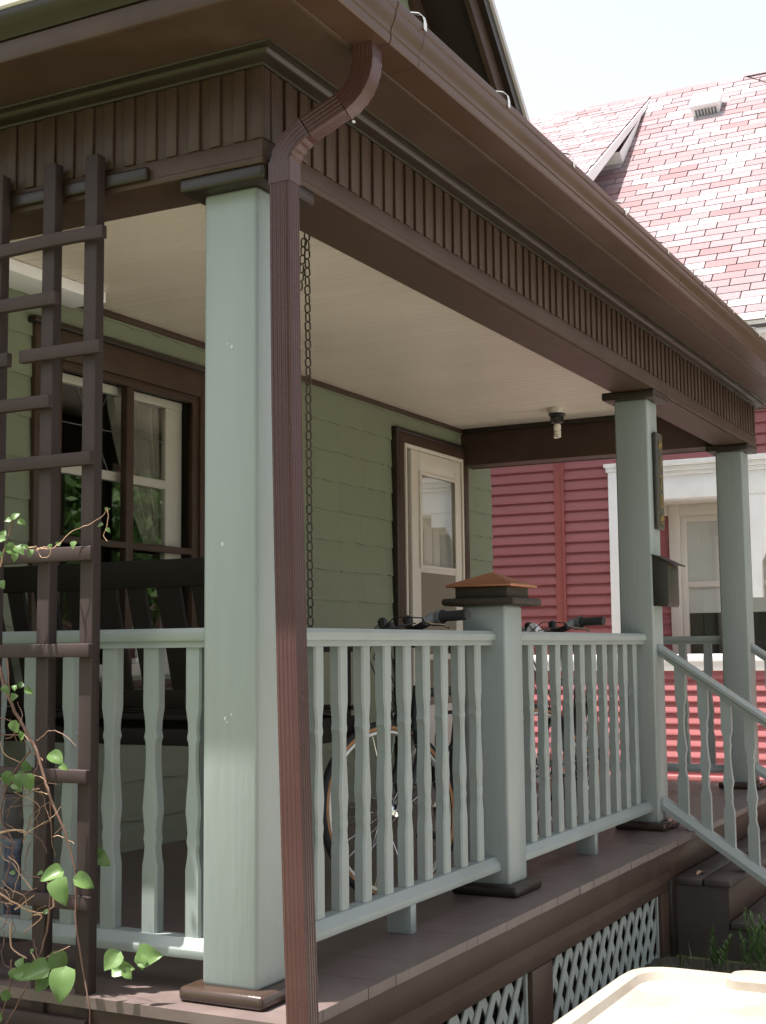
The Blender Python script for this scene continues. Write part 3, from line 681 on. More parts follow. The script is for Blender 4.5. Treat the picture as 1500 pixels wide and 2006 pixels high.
part('top_bar', rbox(-.067, -.0505, .337, 1.10, 2.298, 2.338), 'dkbrown', tr, bevel=.006)
for a in ((.448, 1.1, 2.128, 2.166, .003), (.622, 1.1, 1.955, 1.994), (.456, .757, 1.792, 1.830), (.802, 1.1, 1.788, 1.830), (.640, 1.1, 1.650, 1.688), (.484, 1.1, 1.471, 1.509),
          (.477, 1.1, 1.198, 1.238), (.480, 1.1, .925, .963), (.484, 1.1, .575, .612), (.474, 1.1, .230, .267), (.480, 1.1, -.10, -.062)):
    slat(*a)

# ---------------------------------------------------------------- porch swing on chains
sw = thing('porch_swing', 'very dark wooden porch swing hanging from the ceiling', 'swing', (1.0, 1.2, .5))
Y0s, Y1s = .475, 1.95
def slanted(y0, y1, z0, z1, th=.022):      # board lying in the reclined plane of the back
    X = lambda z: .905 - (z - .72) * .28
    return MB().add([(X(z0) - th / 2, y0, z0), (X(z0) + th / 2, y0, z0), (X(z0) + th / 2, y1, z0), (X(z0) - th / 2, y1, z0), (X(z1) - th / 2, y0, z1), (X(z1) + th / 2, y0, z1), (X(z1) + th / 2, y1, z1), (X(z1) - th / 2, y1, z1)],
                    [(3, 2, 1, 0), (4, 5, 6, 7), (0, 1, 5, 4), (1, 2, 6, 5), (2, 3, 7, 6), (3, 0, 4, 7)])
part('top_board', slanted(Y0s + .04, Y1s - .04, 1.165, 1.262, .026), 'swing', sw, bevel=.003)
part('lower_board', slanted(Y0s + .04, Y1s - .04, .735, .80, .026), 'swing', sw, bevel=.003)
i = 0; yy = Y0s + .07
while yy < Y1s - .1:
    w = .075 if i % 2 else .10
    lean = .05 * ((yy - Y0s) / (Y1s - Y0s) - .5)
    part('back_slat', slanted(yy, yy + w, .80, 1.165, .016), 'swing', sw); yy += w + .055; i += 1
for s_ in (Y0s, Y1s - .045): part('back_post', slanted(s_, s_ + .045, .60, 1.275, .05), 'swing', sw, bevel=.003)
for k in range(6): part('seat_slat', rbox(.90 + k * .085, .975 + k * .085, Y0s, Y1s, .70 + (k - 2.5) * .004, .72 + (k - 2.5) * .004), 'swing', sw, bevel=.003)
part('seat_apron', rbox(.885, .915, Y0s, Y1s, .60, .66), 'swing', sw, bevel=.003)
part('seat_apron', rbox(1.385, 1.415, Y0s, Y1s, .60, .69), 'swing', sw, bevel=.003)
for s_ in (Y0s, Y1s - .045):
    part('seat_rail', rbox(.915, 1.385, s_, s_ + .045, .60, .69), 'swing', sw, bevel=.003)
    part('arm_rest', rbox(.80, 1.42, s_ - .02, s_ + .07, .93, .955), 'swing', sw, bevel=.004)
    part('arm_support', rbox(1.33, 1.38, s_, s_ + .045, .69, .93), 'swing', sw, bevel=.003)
def chain_links(p0, p1, pitch=.0335):
    p0, p1 = Vector(p0), Vector(p1); L = (p1 - p0).length; n_ = int(L / pitch); d = (p1 - p0).normalized(); mb = MB()
    a = Vector((1, 0, 0)); u = (a - d * a.dot(d)).normalized(); w = d.cross(u)
    for i in range(n_):
        c = p0 + d * (i + .5) * pitch; s_ = (u if i % 2 else w); s_ = (s_ + (w if i % 2 else u) * .35).normalized()
        h, b = .0165, .0095; pts = []
        for k in range(12):
            t = 2 * math.pi * k / 12; pts.append(c + d * ((h - b) * (1 if math.cos(t) > 0 else -1) + b * math.cos(t)) + s_ * b * math.sin(t))
        pts.append(pts[0]); mb.tube(pts, .0033, 5, False)
    return mb
def chain(y, dy):
    hx, hy = 1.035, y
    part('chain', chain_links((hx, hy, 2.53), (hx + .016, hy + dy, .66)), 'chain', sw, smooth=60)
    part('chain_tail', chain_links((hx - .006, hy + .008, 2.44), (hx - .03, hy + .015, 2.22)), 'chain', sw, smooth=60)
    part('hook', MB().tube([(hx, hy, 2.562), (hx, hy, 2.55), (hx + .012, hy, 2.54), (hx + .012, hy, 2.528), (hx, hy, 2.52), (hx - .012, hy, 2.528)], .004, 6), 'chain', sw, smooth=60)
chain(.455, .0); chain(1.967, 0)

# ---------------------------------------------------------------- ceiling lamp
lm = thing('ceiling_lamp', 'bare spiral bulb in a rusty white ceiling canopy', 'lamp', (5.47, 1.13, 2.45))
LX, LY = 5.49, 1.135
part('canopy', MB().lathe([(0, 2.561), (.068, 2.561), (.066, 2.545), (.058, 2.525), (.0, 2.522)], (LX, LY, 0)), 'porcelain', lm, smooth=40)
part('socket', MB().lathe([(0, 2.522), (.056, 2.524), (.058, 2.512), (.047, 2.505), (.045, 2.462), (.022, 2.452), (0, 2.452)], (LX, LY, 0)), 'black', lm, smooth=40)
bb = part('bulb', MB().lathe([(0, 2.453), (.02, 2.452), (.025, 2.44), (.025, 2.415), (.016, 2.408), (0, 2.408)], (LX, LY, 0)), 'bulb', lm, smooth=50)
hel = []
for k in range(60):
    t = k / 59; a = t * 2 * math.pi * 3.3; hel.append((LX + .020 * math.cos(a), LY + .020 * math.sin(a), 2.412 - t * .052))
part('spiral', MB().tube(hel, .0062, 8), 'bulb', bb, smooth=60)

# ---------------------------------------------------------------- mailbox and number board on the post
mbx = thing('mailbox', 'dark bronze wall mailbox on the front of a porch post', 'mailbox', (3.87, -.04, 1.145))
part('body', MB().prism([(-.001, 1.148), (-.078, 1.142), (-.084, 1.16), (-.084, 1.372), (-.001, 1.412)], 'x', 3.772, 3.972), 'mailbox', mbx, bevel=.004)
part('lid', MB().prism([(0, 1.418), (-.118, 1.362), (-.118, 1.355), (0, 1.411)], 'x', 3.762, 3.985), 'mailbox', mbx, bevel=.002)
for xx in (3.80, 3.93): part('rivet', MB().lathe([(0, -.004), (.005, -.003), (.005, .001)], (xx, -.0845, 1.352), 'y', 8), 'brass', mbx)
nb = thing('house_number_board', 'narrow dark vertical number board with dull gold digits on a post', 'sign', (3.87, -.02, 1.8))
part('board', rbox(3.828, 3.945, -.027, -.001, 1.552, 2.072), 'sign', nb, bevel=.010, seg=3)
def digit(ch, zc, h=.078, w=.046):
    cu = bpy.data.curves.new('digit', 'FONT'); cu.body = ch; cu.size = h * 1.42; cu.extrude = .002; cu.align_x = 'CENTER'; cu.align_y = 'CENTER'
    tmp = bpy.data.objects.new('tmp', cu); col.objects.link(tmp)
    dg = bpy.context.evaluated_depsgraph_get(); me = bpy.data.meshes.new_from_object(tmp.evaluated_get(dg)); me.name = 'digit'
    bpy.data.objects.remove(tmp); me.materials.clear(); me.materials.append(M['brass'])
    for v in me.vertices: v.co = Vector((3.8865 + v.co.x, -.0288 - v.co.z, zc + v.co.y))
    obj('digit', me, nb)
for ch, zc in (('1', 1.905), ('7', 1.80), ('0', 1.70)): digit(ch, zc)

for zc in (2.005, 1.61):
    part('ornament', MB().torus((3.8865, -.0285, zc), .024, .004, (0, 1, 0), 20, 6).torus((3.8865, -.0285, zc), .010, .004, (0, 1, 0), 14, 6), 'brass', nb, smooth=60)

# ---------------------------------------------------------------- bicycles
def bicycle(label, loc, rz, steer, lean, light):
    t = thing('bicycle', label, 'bicycle', (0, 0, 0), 'bicycles leaning behind the railing')
    Rr = .335; wb = 1.02
    def P_(name, mb, m, smooth=50, parent=None):
        o = bpy.data.objects.new(name, mb.mesh(name, M[m], 0, smooth)); col.objects.link(o); o.parent = parent or t; return o
    # local frame: front axle at origin + (0,0,Rr), rear at +x
    ha = Vector((.30, 0, .95))                     # head direction handled by points below
    head_lo, head_hi = Vector((.165, 0, .62)), Vector((.215, 0, .79))
    sax = (head_hi - head_lo).normalized(); q = Quaternion(sax, steer)
    S = lambda p: head_lo + q @ (Vector(p) - head_lo)
    def wheel(c, axis, hub_r):
        w = P_('wheel', MB().torus(c, Rr - .014, .015, axis, 48, 8, (1.0, 1.1)), 'rubber')
        for sgn in (1, -1):
            P_('tyre_wall', MB().torus(Vector(c) + Vector(axis) * .012 * sgn, Rr - .024, .0075, axis, 48, 6, (1.0, .6)), 'gumwall', parent=w)
        P_('rim', MB().torus(c, Rr - .040, .011, axis, 48, 6, (.9, 1.0)), 'rim', parent=w)
        sp = MB(); ax = Vector(axis).normalized(); a = Vector((0, 0, 1)); u = ax.cross(a).normalized(); v = ax.cross(u)
        for k in range(32):
            th = 2 * math.pi * k / 32; s_ = 1 if k % 2 else -1; th2 = th + s_ * .0 + (.9 if (k // 2) % 2 else -.9)
            p0 = Vector(c) + ax * .028 * s_ + (u * math.cos(th2) + v * math.sin(th2)) * .022
            p1 = Vector(c) + (u * math.cos(th) + v * math.sin(th)) * (Rr - .048)
            sp.tube([p0, p1], .0011, 4, False)
        P_('spokes', sp, 'chrome', parent=w)
        P_('hub', MB().tube([Vector(c) - ax * .05, Vector(c) - ax * .034, Vector(c) - ax * .030, Vector(c) - ax * .02, Vector(c) + ax * .02, Vector(c) + ax * .030, Vector(c) + ax * .034, Vector(c) + ax * .05], [.006, .006, .024, hub_r, hub_r, .024, .006, .006], 12), 'chrome', parent=w)
        return w
    fc = S((0, 0, Rr)); fax = q @ Vector((0, 1, 0)); rc = Vector((wb, 0, Rr)); wheel(fc, fax, .014); wheel(rc, Vector((0, 1, 0)), .020)
    bbk = Vector((.60, 0, .285)); seat = Vector((.775, 0, .80)); 
    P_('frame', MB().tube([head_hi + (head_lo - head_hi) * .15, seat - Vector((0, 0, .04))], .019, 10).tube([head_lo, bbk], .022, 10).tube([bbk, seat], .019, 10)
       .tube([bbk + Vector((0, .02, 0)), rc + Vector((0, .06, 0))], .010, 8).tube([bbk - Vector((0, .02, 0)), rc - Vector((0, .06, 0))], .010, 8)
       .tube([seat - Vector((0, -.015, .05)), rc + Vector((0, .06, 0))], .008, 8).tube([seat - Vector((0, .015, .05)), rc - Vector((0, .06, 0))], .008, 8).tube([head_lo, head_hi], .020, 12), 'black')
    fk = MB()
    for sgn in (1, -1):
        fk.tube([S(head_lo + Vector((0, .0, -.0))), S((.145, .055 * sgn, .56)), S((.09, .058 * sgn, .46)), fc + fax * .055 * sgn], [.018, .017, .015, .011], 8)
    P_('fork', fk, 'black')
    st_ = S(head_hi + sax * .165)
    P_('stem', MB().tube([head_hi, st_], .013, 10).tube([st_, S(head_hi + sax * .175 + Vector((-.09, 0, .01)))], .014, 10), 'black')
    bc = head_hi + sax * .175 + Vector((-.09, 0, .01))
    hbp = [S(bc + Vector((dx, dy, dz))) for dx, dy, dz in ((.06, -.31, .058), (.04, -.17, .072), (.01, -.08, .045), (0, 0, 0.03), (.01, .08, .045), (.04, .17, .072), (.06, .31, .058))]
    hb = P_('handlebar', MB().tube(hbp, .0155, 10), 'black')
    for sgn, i0, i1 in ((-1, 0, 1), (1, 6, 5)):
        e, f = hbp[i0], hbp[i1]; d = (f - e).normalized()
        P_('grip', MB().tube([e - d * .004, e, e + d * .11, e + d * .118, e + d * .122], [.013, .021, .0195, .027, .027], 14), 'rubber', parent=hb)
        P_('shifter_ring', MB().tube([e + d * .124, e + d * .130, e + d * .150], [.030, .030, .025], 14), 'grey', parent=hb)
        b0 = e + d * .165
        fwd = q @ Vector((-1, 0, 0))
        P_('brake_clamp', MB().tube([b0, b0 + fwd * .02 + Vector((0, 0, -.006)), b0 + fwd * .045 + Vector((0, 0, -.016)) + d * .01], [.022, .022, .016], 8), 'grey', parent=hb)
        P_('brake_lever', MB().tube([b0 + fwd * .045 + Vector((0, 0, -.016)), b0 + fwd * .06 - d * .05 + Vector((0, 0, -.03)), b0 + fwd * .055 - d * .10 + Vector((0, 0, -.034)), b0 + fwd * .06 - d * .128 + Vector((0, 0, -.045))], [.006, .006, .005, .0055], 8), 'chrome', parent=hb)
        P_('cable', MB().tube([b0 + fwd * .04 + d * .02, b0 + fwd * .10 + d * .10 + Vector((0, 0, .01)), b0 + fwd * .12 + d * .20 + Vector((0, 0, -.06)), S(head_lo + Vector((-.06, 0, .02)))], .0028, 6), 'black', parent=hb)
    P_('stem_clamp', MB().tube([S(bc + Vector((.0, -.05, .03))), S(bc + Vector((.0, .05, .03)))], [.027, .027], 12), 'black', parent=hb)
    for dy_, dz_ in ((-.06, .07), (.05, .06), (.09, .085)):
        c_ = S(bc + Vector((-.02, dy_, dz_))); P_('lever_pod', MB().tube([c_ + Vector((-.03, -.012, -.02)), c_ + Vector((-.01, 0, .008)), c_ + Vector((.03, .015, .0))], [.012, .021, .013], 10), 'black', parent=hb)
    for k_ in range(4):
        a_ = S(bc + Vector((-.02, -.10 + .06 * k_, .06))); b_ = S(bc + Vector((-.13 - .01 * k_, -.02 + .02 * k_, -.05))); P_('cable', MB().tube([a_, a_.lerp(b_, .5) + Vector((-.03, 0, .05)), b_, S(head_lo + Vector((-.03, .02 * k_ - .03, -.05)))], .003, 6), 'black', parent=hb)
    P_('front_brake', MB().tube([S((.10, -.04, .64)), S((.10, -.045, .70)), S((.10, .0, .725)), S((.10, .045, .70)), S((.10, .04, .64))], .007, 8), 'chrome')
    P_('seat_post', MB().tube([seat - Vector((0, 0, .05)), seat + Vector((.03, 0, .11))], .013, 10), 'chrome')
    rows = []
    for i in range(13):
        tt = i / 12; x_ = -.15 + .28 * tt; w_ = .016 + .06 * max(0, (tt - .35) / .65) ** 1.2; rows.append([seat + Vector((.03 + x_, w_ * math.cos(a), .135 + .022 * math.sin(a) + .012 * tt)) for a in [2 * math.pi * k / 10 for k in range(10)]])
    sdl = MB().strip(rows, True); sdl.f += [tuple(range(10)), tuple(range(129, 119, -1))]
    P_('saddle', sdl, 'black')
    cr = P_('chainring', MB().torus(bbk - Vector((0, .045, 0)), .085, .004, (0, 1, 0), 32, 6, (2.2, .6)).tube([bbk - Vector((0, .06, 0)), bbk + Vector((0, .06, 0))], .018, 10), 'chrome')
    P_('crank', MB().tube([bbk - Vector((0, .065, 0)), bbk + Vector((-.10, -.07, .135))], .009, 8).tube([bbk + Vector((0, .065, 0)), bbk + Vector((.10, .07, -.135))], .009, 8), 'chrome', parent=cr)
    for c in (bbk + Vector((-.10, -.12, .135)), bbk + Vector((.10, .12, -.135))):
        P_('pedal', MB().box(c.x - .045, c.x + .045, c.y - .045, c.y + .045, c.z - .011, c.z + .011), 'black', parent=cr)
    P_('pedal_reflector', MB().box(bbk.x - .147, bbk.x - .1455, bbk.y - .15, bbk.y - .09, bbk.z + .128, bbk.z + .142), 'yellow', parent=cr)
    P_('chain', MB().tube([bbk + Vector((0, -.045, .085)), rc + Vector((0, -.045, .036))], .004, 5).tube([bbk + Vector((0, -.045, -.085)), rc + Vector((.0, -.045, -.05))], .004, 5), 'chain')
    P_('sprocket', MB().torus(rc - Vector((0, .04, 0)), .032, .005, (0, 1, 0), 20, 6, (2.0, 1.6)), 'chrome')
    if light:
        lp = S(bc + Vector((-.035, .02, .05)))
        P_('lamp_body', MB().tube([lp + q @ Vector((.03, 0, 0)), lp, lp + q @ Vector((-.03, 0, .012)), lp + q @ Vector((-.05, 0, .022))], [.014, .024, .032, .030], 14), 'white')
    else:
        lp = S(bc + Vector((-.01, .04, .035)))
        P_('bell', MB().lathe([(0, .03), (.018, .026), (.027, .010), (.027, 0), (0, 0)], lp, 'z', 14), 'black')
        P_('cycle_computer', MB().box(lp.x - .03, lp.x + .02, lp.y - .10, lp.y - .045, lp.z - .004, lp.z + .02), 'grey')
    P_('lock_loop', MB().torus(Vector((.42, -.05, .60)), .085, .0075, (0.15, 1, .2), 24, 8), 'rubber')
    t.matrix_world = Matrix.Translation(loc) @ Matrix.Rotation(rz, 4, 'Z') @ Matrix.Rotation(lean, 4, 'X')
    return t
bicycle('black bicycle with tan tyre walls behind the near railing', Vector((1.47, .325, .0)), math.radians(7), math.radians(-30), math.radians(0.5), False)
bicycle('black bicycle with a silver headlamp behind the railing by the mailbox post', Vector((3.02, .31, .0)), math.radians(9), math.radians(-28), math.radians(0.5), True)

# ---------------------------------------------------------------- wheeled bin
bn = thing('wheeled_bin', 'tan plastic wheeled bin in full sun in front of the porch', 'bin', (-1.1, -1.58, GZ))
bx0, bx1, by0, by1, LZ = -1.43, -.835, -1.87, -1.295, .408
def rrect(x0, x1, y0, y1, r, n_=6):
    pts = []
    for cxx, cyy, a0 in ((x1 - r, y1 - r, 0), (x0 + r, y1 - r, 90), (x0 + r, y0 + r, 180), (x1 - r, y0 + r, 270)):
        for k in range(n_): a = math.radians(a0 + 90 * k / (n_ - 1)); pts.append((cxx + r * math.cos(a), cyy + r * math.sin(a)))
    return pts
def loft(levels, closed_top=True):
    rows = [[(x, y, z) for x, y in rrect(x0, x1, y0, y1, r)] for x0, x1, y0, y1, r, z in levels]
    mb = MB().strip(rows, True); n_ = len(rows[0])
    if closed_top: mb.f.append(tuple(range((len(rows) - 1) * n_, len(rows) * n_)))
    mb.f.append(tuple(range(n_ - 1, -1, -1)))
    return mb
part('body', loft([(bx0 + .07, bx1 - .07, by0 + .06, by1 - .06, .05, GZ + .06), (bx0 + .02, bx1 - .02, by0 + .02, by1 - .02, .06, LZ - .07), (bx0 + .0, bx1 - .0, by0 + .0, by1 - .0, .07, LZ - .068), (bx0 + .0, bx1 - .0, by0 + .0, by1 - .0, .07, LZ - .04)]), 'bin', bn, smooth=40)
part('lid', loft([(bx0 - .012, bx1 + .012, by0 - .012, by1 + .012, .075, LZ - .055), (bx0 - .012, bx1 + .012, by0 - .012, by1 + .012, .075, LZ - .022), (bx0 - .004, bx1 + .004, by0 - .004, by1 + .004, .07, LZ - .008), (bx0 + .012, bx1 - .012, by0 + .012, by1 - .012, .06, LZ + .002),
                  (bx0 + .030, bx1 - .034, by0 + .03, by1 - .03, .05, LZ + .0), (bx0 + .036, bx1 - .040, by0 + .036, by1 - .036, .05, LZ - .012), (bx0 + .05, bx1 - .056, by0 + .05, by1 - .05, .05, LZ - .014), (bx0 + .15, bx1 - .13, by0 + .15, by1 - .15, .05, LZ - .004)]), 'bin', bn, smooth=45)
part('lid_lip', loft([(bx1 - .055, bx1 + .028, by0 + .20, by1 - .16, .02, LZ - .03), (bx1 - .05, bx1 + .026, by0 + .20, by1 - .165, .02, LZ + .0), (bx1 - .04, bx1 + .014, by0 + .21, by1 - .175, .02, LZ + .004)]), 'bin', bn, smooth=45)
part('hinge', MB().tube([(bx0 - .005, by0 + .10, LZ - .03), (bx0 - .005, by1 - .10, LZ - .03)], .013, 10), 'bin', bn, smooth=50)
part('handle', MB().tube([(bx0 - .01, by0 + .06, LZ - .06), (bx0 - .07, by0 + .08, LZ - .05), (bx0 - .07, by1 - .08, LZ - .05), (bx0 - .01, by1 - .06, LZ - .06)], .014, 10), 'bin', bn, smooth=50)
for yy in (by0 + .02, by1 - .06): part('wheel', MB().lathe([(0, 0), (.12, 0), (.125, .01), (.125, .03), (.12, .04), (0, .04)], (bx0 + .09, yy, GZ + .118), 'y', 24), 'rubber', bn, smooth=40)

# ---------------------------------------------------------------- sack on the porch floor
sk = thing('soil_sack', 'dark sack with a blue and white print standing on the porch floor', 'sack', (.38, 1.24, 0))
rows = []
for j in range(11):
    t = j / 10; z = .0 + .47 * t; w = .115 * (1 - .25 * t * t); d = .07 * (1 - .75 * t ** 2) + .008
    rows.append([(.38 + d * math.cos(a) + .006 * math.sin(3 * a + j), 1.245 + w * math.sin(a) + .006 * math.sin(5 * a + 2 * j), z) for a in [2 * math.pi * k / 20 for k in range(20)]])
sb = MB().strip(rows, True); sb.f += [tuple(range(19, -1, -1)), tuple(range(200, 220))]
part('bag', sb, 'bag', sk, smooth=60)
rows = []
for j in range(2, 8):
    t = j / 10; z = .47 * t; w = .115 * (1 - .25 * t * t); d = .07 * (1 - .75 * t ** 2) + .0115
    rows.append([(.38 + d * math.cos(a) + .006 * math.sin(3 * a + j), 1.245 + (w + .003) * math.sin(a) + .006 * math.sin(5 * a + 2 * j), z) for a in [math.radians(120 + 12 * k) for k in range(11)]])
part('print', MB().strip(rows), 'bagblue', sk, smooth=60)

# ---------------------------------------------------------------- vine on the trellis
vn = thing('climbing_vine', 'half bare climbing vine with heart shaped leaves on the trellis', 'vine', (-.2, .6, GZ))
def pix(u, v, X):                                  # point on the plane x = X seen at photo pixel (u, v)
    a, b = (u - 750) / 1000, (v - 1003) / 1000; k = 1 + .01725 * (a * a + b * b)
    d = rt2 * (a * k * 1000 / 2660) - up2 * (b * k * 1000 / 2660) + fw
    return CAM + d * ((X - CAM.x) / d.x)
def stem(pts, r, m='stem', X=-.17):
    P3 = [pix(u, v, X + dx) for u, v, dx in pts]
    # smooth
    Q = []
    for i in range(len(P3) - 1):
        for k in range(4):
            t = k / 4; p0 = P3[max(i - 1, 0)]; p1 = P3[i]; p2 = P3[i + 1]; p3 = P3[min(i + 2, len(P3) - 1)]
            Q.append(.5 * ((2 * p1) + (p2 - p0) * t + (2 * p0 - 5 * p1 + 4 * p2 - p3) * t * t + (3 * p1 - p0 - 3 * p2 + p3) * t ** 3) + Vector([random.uniform(-.0015, .0015) for _ in range(3)]))
    Q.append(P3[-1]); n_ = len(Q)
    part('stem', MB().tube(Q, [r * (1 - .45 * i / n_) for i in range(n_)], 6), m, vn, smooth=60)
stem([(0, 1305, 0), (18, 1365, 0), (45, 1420, .01), (72, 1470, 0), (100, 1560, 0), (130, 1630, .01), (150, 1700, .02)], .0055)
stem([(14, 1290, 0), (18, 1330, 0), (20, 1362, 0)], .0032)
stem([(0, 1440, 0), (40, 1440, 0), (62, 1475, .01)], .002)
stem([(0, 1405, 0), (30, 1418, 0), (60, 1470, 0)], .0018)
stem([(100, 1560, 0), (104, 1640, .02), (112, 1675, .03)], .0025)
stem([(105, 1700, 0), (100, 1800, 0), (82, 1870, 0), (40, 1960, 0), (5, 2020, 0)], .0035)
stem([(150, 1700, .02), (155, 1820, .02), (180, 1950, .0), (182, 2010, 0)], .003)
stem([(60, 1470, 0), (20, 1530, 0), (5, 1600, 0), (30, 1650, 0), (8, 1760, 0), (0, 1860, 0)], .003)
stem([(0, 1630, 0), (30, 1622, 0), (58, 1627, 0)], .0035, 'drystem')
stem([(0, 1738, 0), (40, 1765, .0), (80, 1782, 0), (110, 1770, 0)], .0032, 'drystem')
stem([(35, 1775, 0), (72, 1748, 0)], .0025, 'drystem'); stem([(70, 1785, 0), (88, 1790, 0), (52, 1818, 0)], .0025, 'drystem')
stem([(110, 1770, 0), (108, 1745, 0), (98, 1725, 0)], .003, 'drystem'); stem([(28, 1800, 0), (30, 1845, 0), (60, 1868, 0)], .003, 'drystem')
stem([(30, 1870, 0), (28, 1920, 0), (2, 2020, 0)], .0028); stem([(70, 1890, 0), (100, 1865, 0), (142, 1846, 0)], .002, 'drystem')
stem([(0, 1110, 0), (12, 1070, 0), (45, 1075, 0), (70, 1070, 0)], .003, 'drystem'); stem([(12, 1070, 0), (20, 1030, 0), (25, 1015, 0)], .0022)
stem([(70, 1075, .0), (78, 1074, 0), (95, 1075, 0), (115, 1065, .02), (140, 1040, .03), (170, 1028, .04), (200, 1010, .04), (206, 995, .04)], .0014, 'drystem')
stem([(206, 995, .04), (209, 1012, .04), (205, 1035, .04), (200, 1050, .04), (208, 1060, .04)], .0014, 'drystem')
stem([(70, 1080, 0), (85, 1072, 0), (98, 1075, 0), (92, 1092, 0), (78, 1090, 0), (72, 1080, 0)], .0014, 'drystem')
for k in range(54):                                # tangle of dry tendrils
    u, v = random.uniform(-10, 110), random.choice([random.uniform(1420, 1560), random.uniform(1590, 1680), random.uniform(1730, 1860)])
    pts = [(u, v, random.uniform(-.03, .03))]
    a = random.uniform(0, 6.28)
    for j in range(random.randint(2, 4)):
        a += random.uniform(-.9, .9); L = random.uniform(14, 34); u += L * math.cos(a); v += L * math.sin(a); pts.append((u, v, pts[-1][2] + random.uniform(-.012, .012)))
    if max(p[0] for p in pts) < 150: stem(pts, random.uniform(.0009, .0019), random.choice(['stem', 'drystem', 'stem']))
def leaf_mesh(k):
    rnd = random.Random(k); rows = []; n_ = 9
    for i in range(n_):
        t = i / (n_ - 1); w = .52 * (math.sin(math.pi * t ** .62) ** .8) * (1 - .25 * t) + .004
        y = t - (0.10 if i == 0 else 0)
        row = []
        for j in range(5):
            s_ = (j - 2) / 2; notch = .14 * abs(s_) * (1 - t) ** 3
            row.append((s_ * w * (1 + .08 * math.sin(7 * t + k)), t - notch * 1.2, (.30 + .12 * (k % 3)) * abs(s_) * w - (.16 + .10 * (k % 4)) * t * t + .03 * math.sin(5 * t + 2 * s_ + k) + rnd.uniform(-.012, .012)))
        rows.append(row)
    return MB().strip(rows).mesh('leaf', M['leaf'], smooth=80)
LM = [leaf_mesh(k) for k in range(5)]
def leaf(u, v, size, ang, X=-.19, tilt=0.5, yaw=0.0):     # ang: direction of the tip in the picture, degrees from down
    p = pix(u, v, X); o = obj('leaf', random.choice(LM), vn, p)
    tip = (-up2 * math.cos(math.radians(ang)) + rt2 * math.sin(math.radians(ang))) ; nrm = (-fw * .7 + Vector((0, 0, 1)) * tilt + rt2 * yaw).normalized()
    tip = (tip - nrm * tip.dot(nrm)).normalized(); sx = tip.cross(nrm).normalized()
    R_ = Matrix((sx, tip, nrm)).transposed(); o.rotation_mode = 'QUATERNION'; o.rotation_quaternion = R_.to_quaternion(); o.scale = (size, size, size)
    return o
S_ = 3.0 / 2660
for u, v, px, ang, X, yw in ((132, 1892, 74, -12, -.22, 0), (98, 1888, 62, -70, -.22, .2), (70, 1895, 52, -88, -.22, -.2), (92, 1905, 40, -40, -.2, .3), (112, 1862, 62, 10, -.17, .2),
                             (122, 1705, 52, -70, -.2, 0), (105, 1730, 44, 60, -.2, .3), (118, 1722, 62, 12, -.21, -.1), (152, 1718, 50, 78, -.2, .3), (182, 1655, 40, 20, -.05, 0), (190, 1675, 46, 40, -.05, .3),
                             (235, 1862, 52, -25, -.16, .2), (228, 1890, 50, 75, -.16, -.2), (245, 1895, 30, 40, -.17, .2), (275, 1868, 60, 92, -.13, .1), (280, 1868, 34, 15, -.13, .1),
                             (100, 1478, 44, 40, -.18, .1), (118, 1500, 24, 70, -.16, .3), (14, 1512, 34, 5, -.2, 0), (30, 1520, 36, 20, -.2, .2), (55, 1518, 40, 12, -.2, -.1), (40, 1512, 24, 60, -.19, .3), (35, 1532, 34, 20, -.2, -.2),
                             (25, 1015, 22, 150, -.18, 0), (36, 1020, 20, 60, -.18, .3), (20, 1018, 18, -60, -.18, .2), (8, 1058, 34, -80, -.18, 0), (12, 1072, 36, 70, -.18, .2), (32, 1072, 30, 30, -.18, 0), (30, 1085, 22, 0, -.18, 0),
                             (4, 1050, 20, 170, -.18, 0), (45, 1072, 18, 110, -.18, 0), (4, 1085, 30, -30, -.18, 0), (0, 1140, 24, 30, -.18, 0), (50, 1352, 26, 100, -.18, .2), (40, 1345, 20, 170, -.18, .2), (30, 1360, 20, -30, -.18, .2),
                             (95, 1068, 14, 30, -.17, .2), (110, 1068, 16, 140, -.16, .2), (143, 1062, 20, 0, -.14, 0), (205, 1000, 16, 150, -.12, .2), (198, 1028, 16, -80, -.12, .2), (206, 1036, 14, 40, -.12, 0), (60, 1078, 20, 0, -.16, .3)):
    leaf(u, v, px * S_ * .93, ang + random.uniform(-14, 14), X + random.uniform(-.015, .015), random.uniform(.25, .8), yw + random.uniform(-.3, .3))
for k in range(16):
    u, v = random.choice([(random.uniform(-5, 60), random.uniform(1330, 1560)), (random.uniform(-5, 110), random.uniform(1660, 1790)), (random.uniform(-5, 90), random.uniform(1830, 2010))])
    leaf(u, v, random.uniform(12, 34) * S_, random.uniform(-110, 110), random.uniform(-.24, -.14), random.uniform(.1, .9), random.uniform(-.6, .6))

dl = obj('fallen_leaf', LM[2].copy(), None, (3.70, -.235, -.186)); dl.data.materials.clear(); dl.data.materials.append(M['drystem']); dl.scale = (.045, .05, .05); dl.rotation_euler = (.2, .1, 1.1)
tag(dl, 'small dry brown leaf lying on the top step', 'leaf')
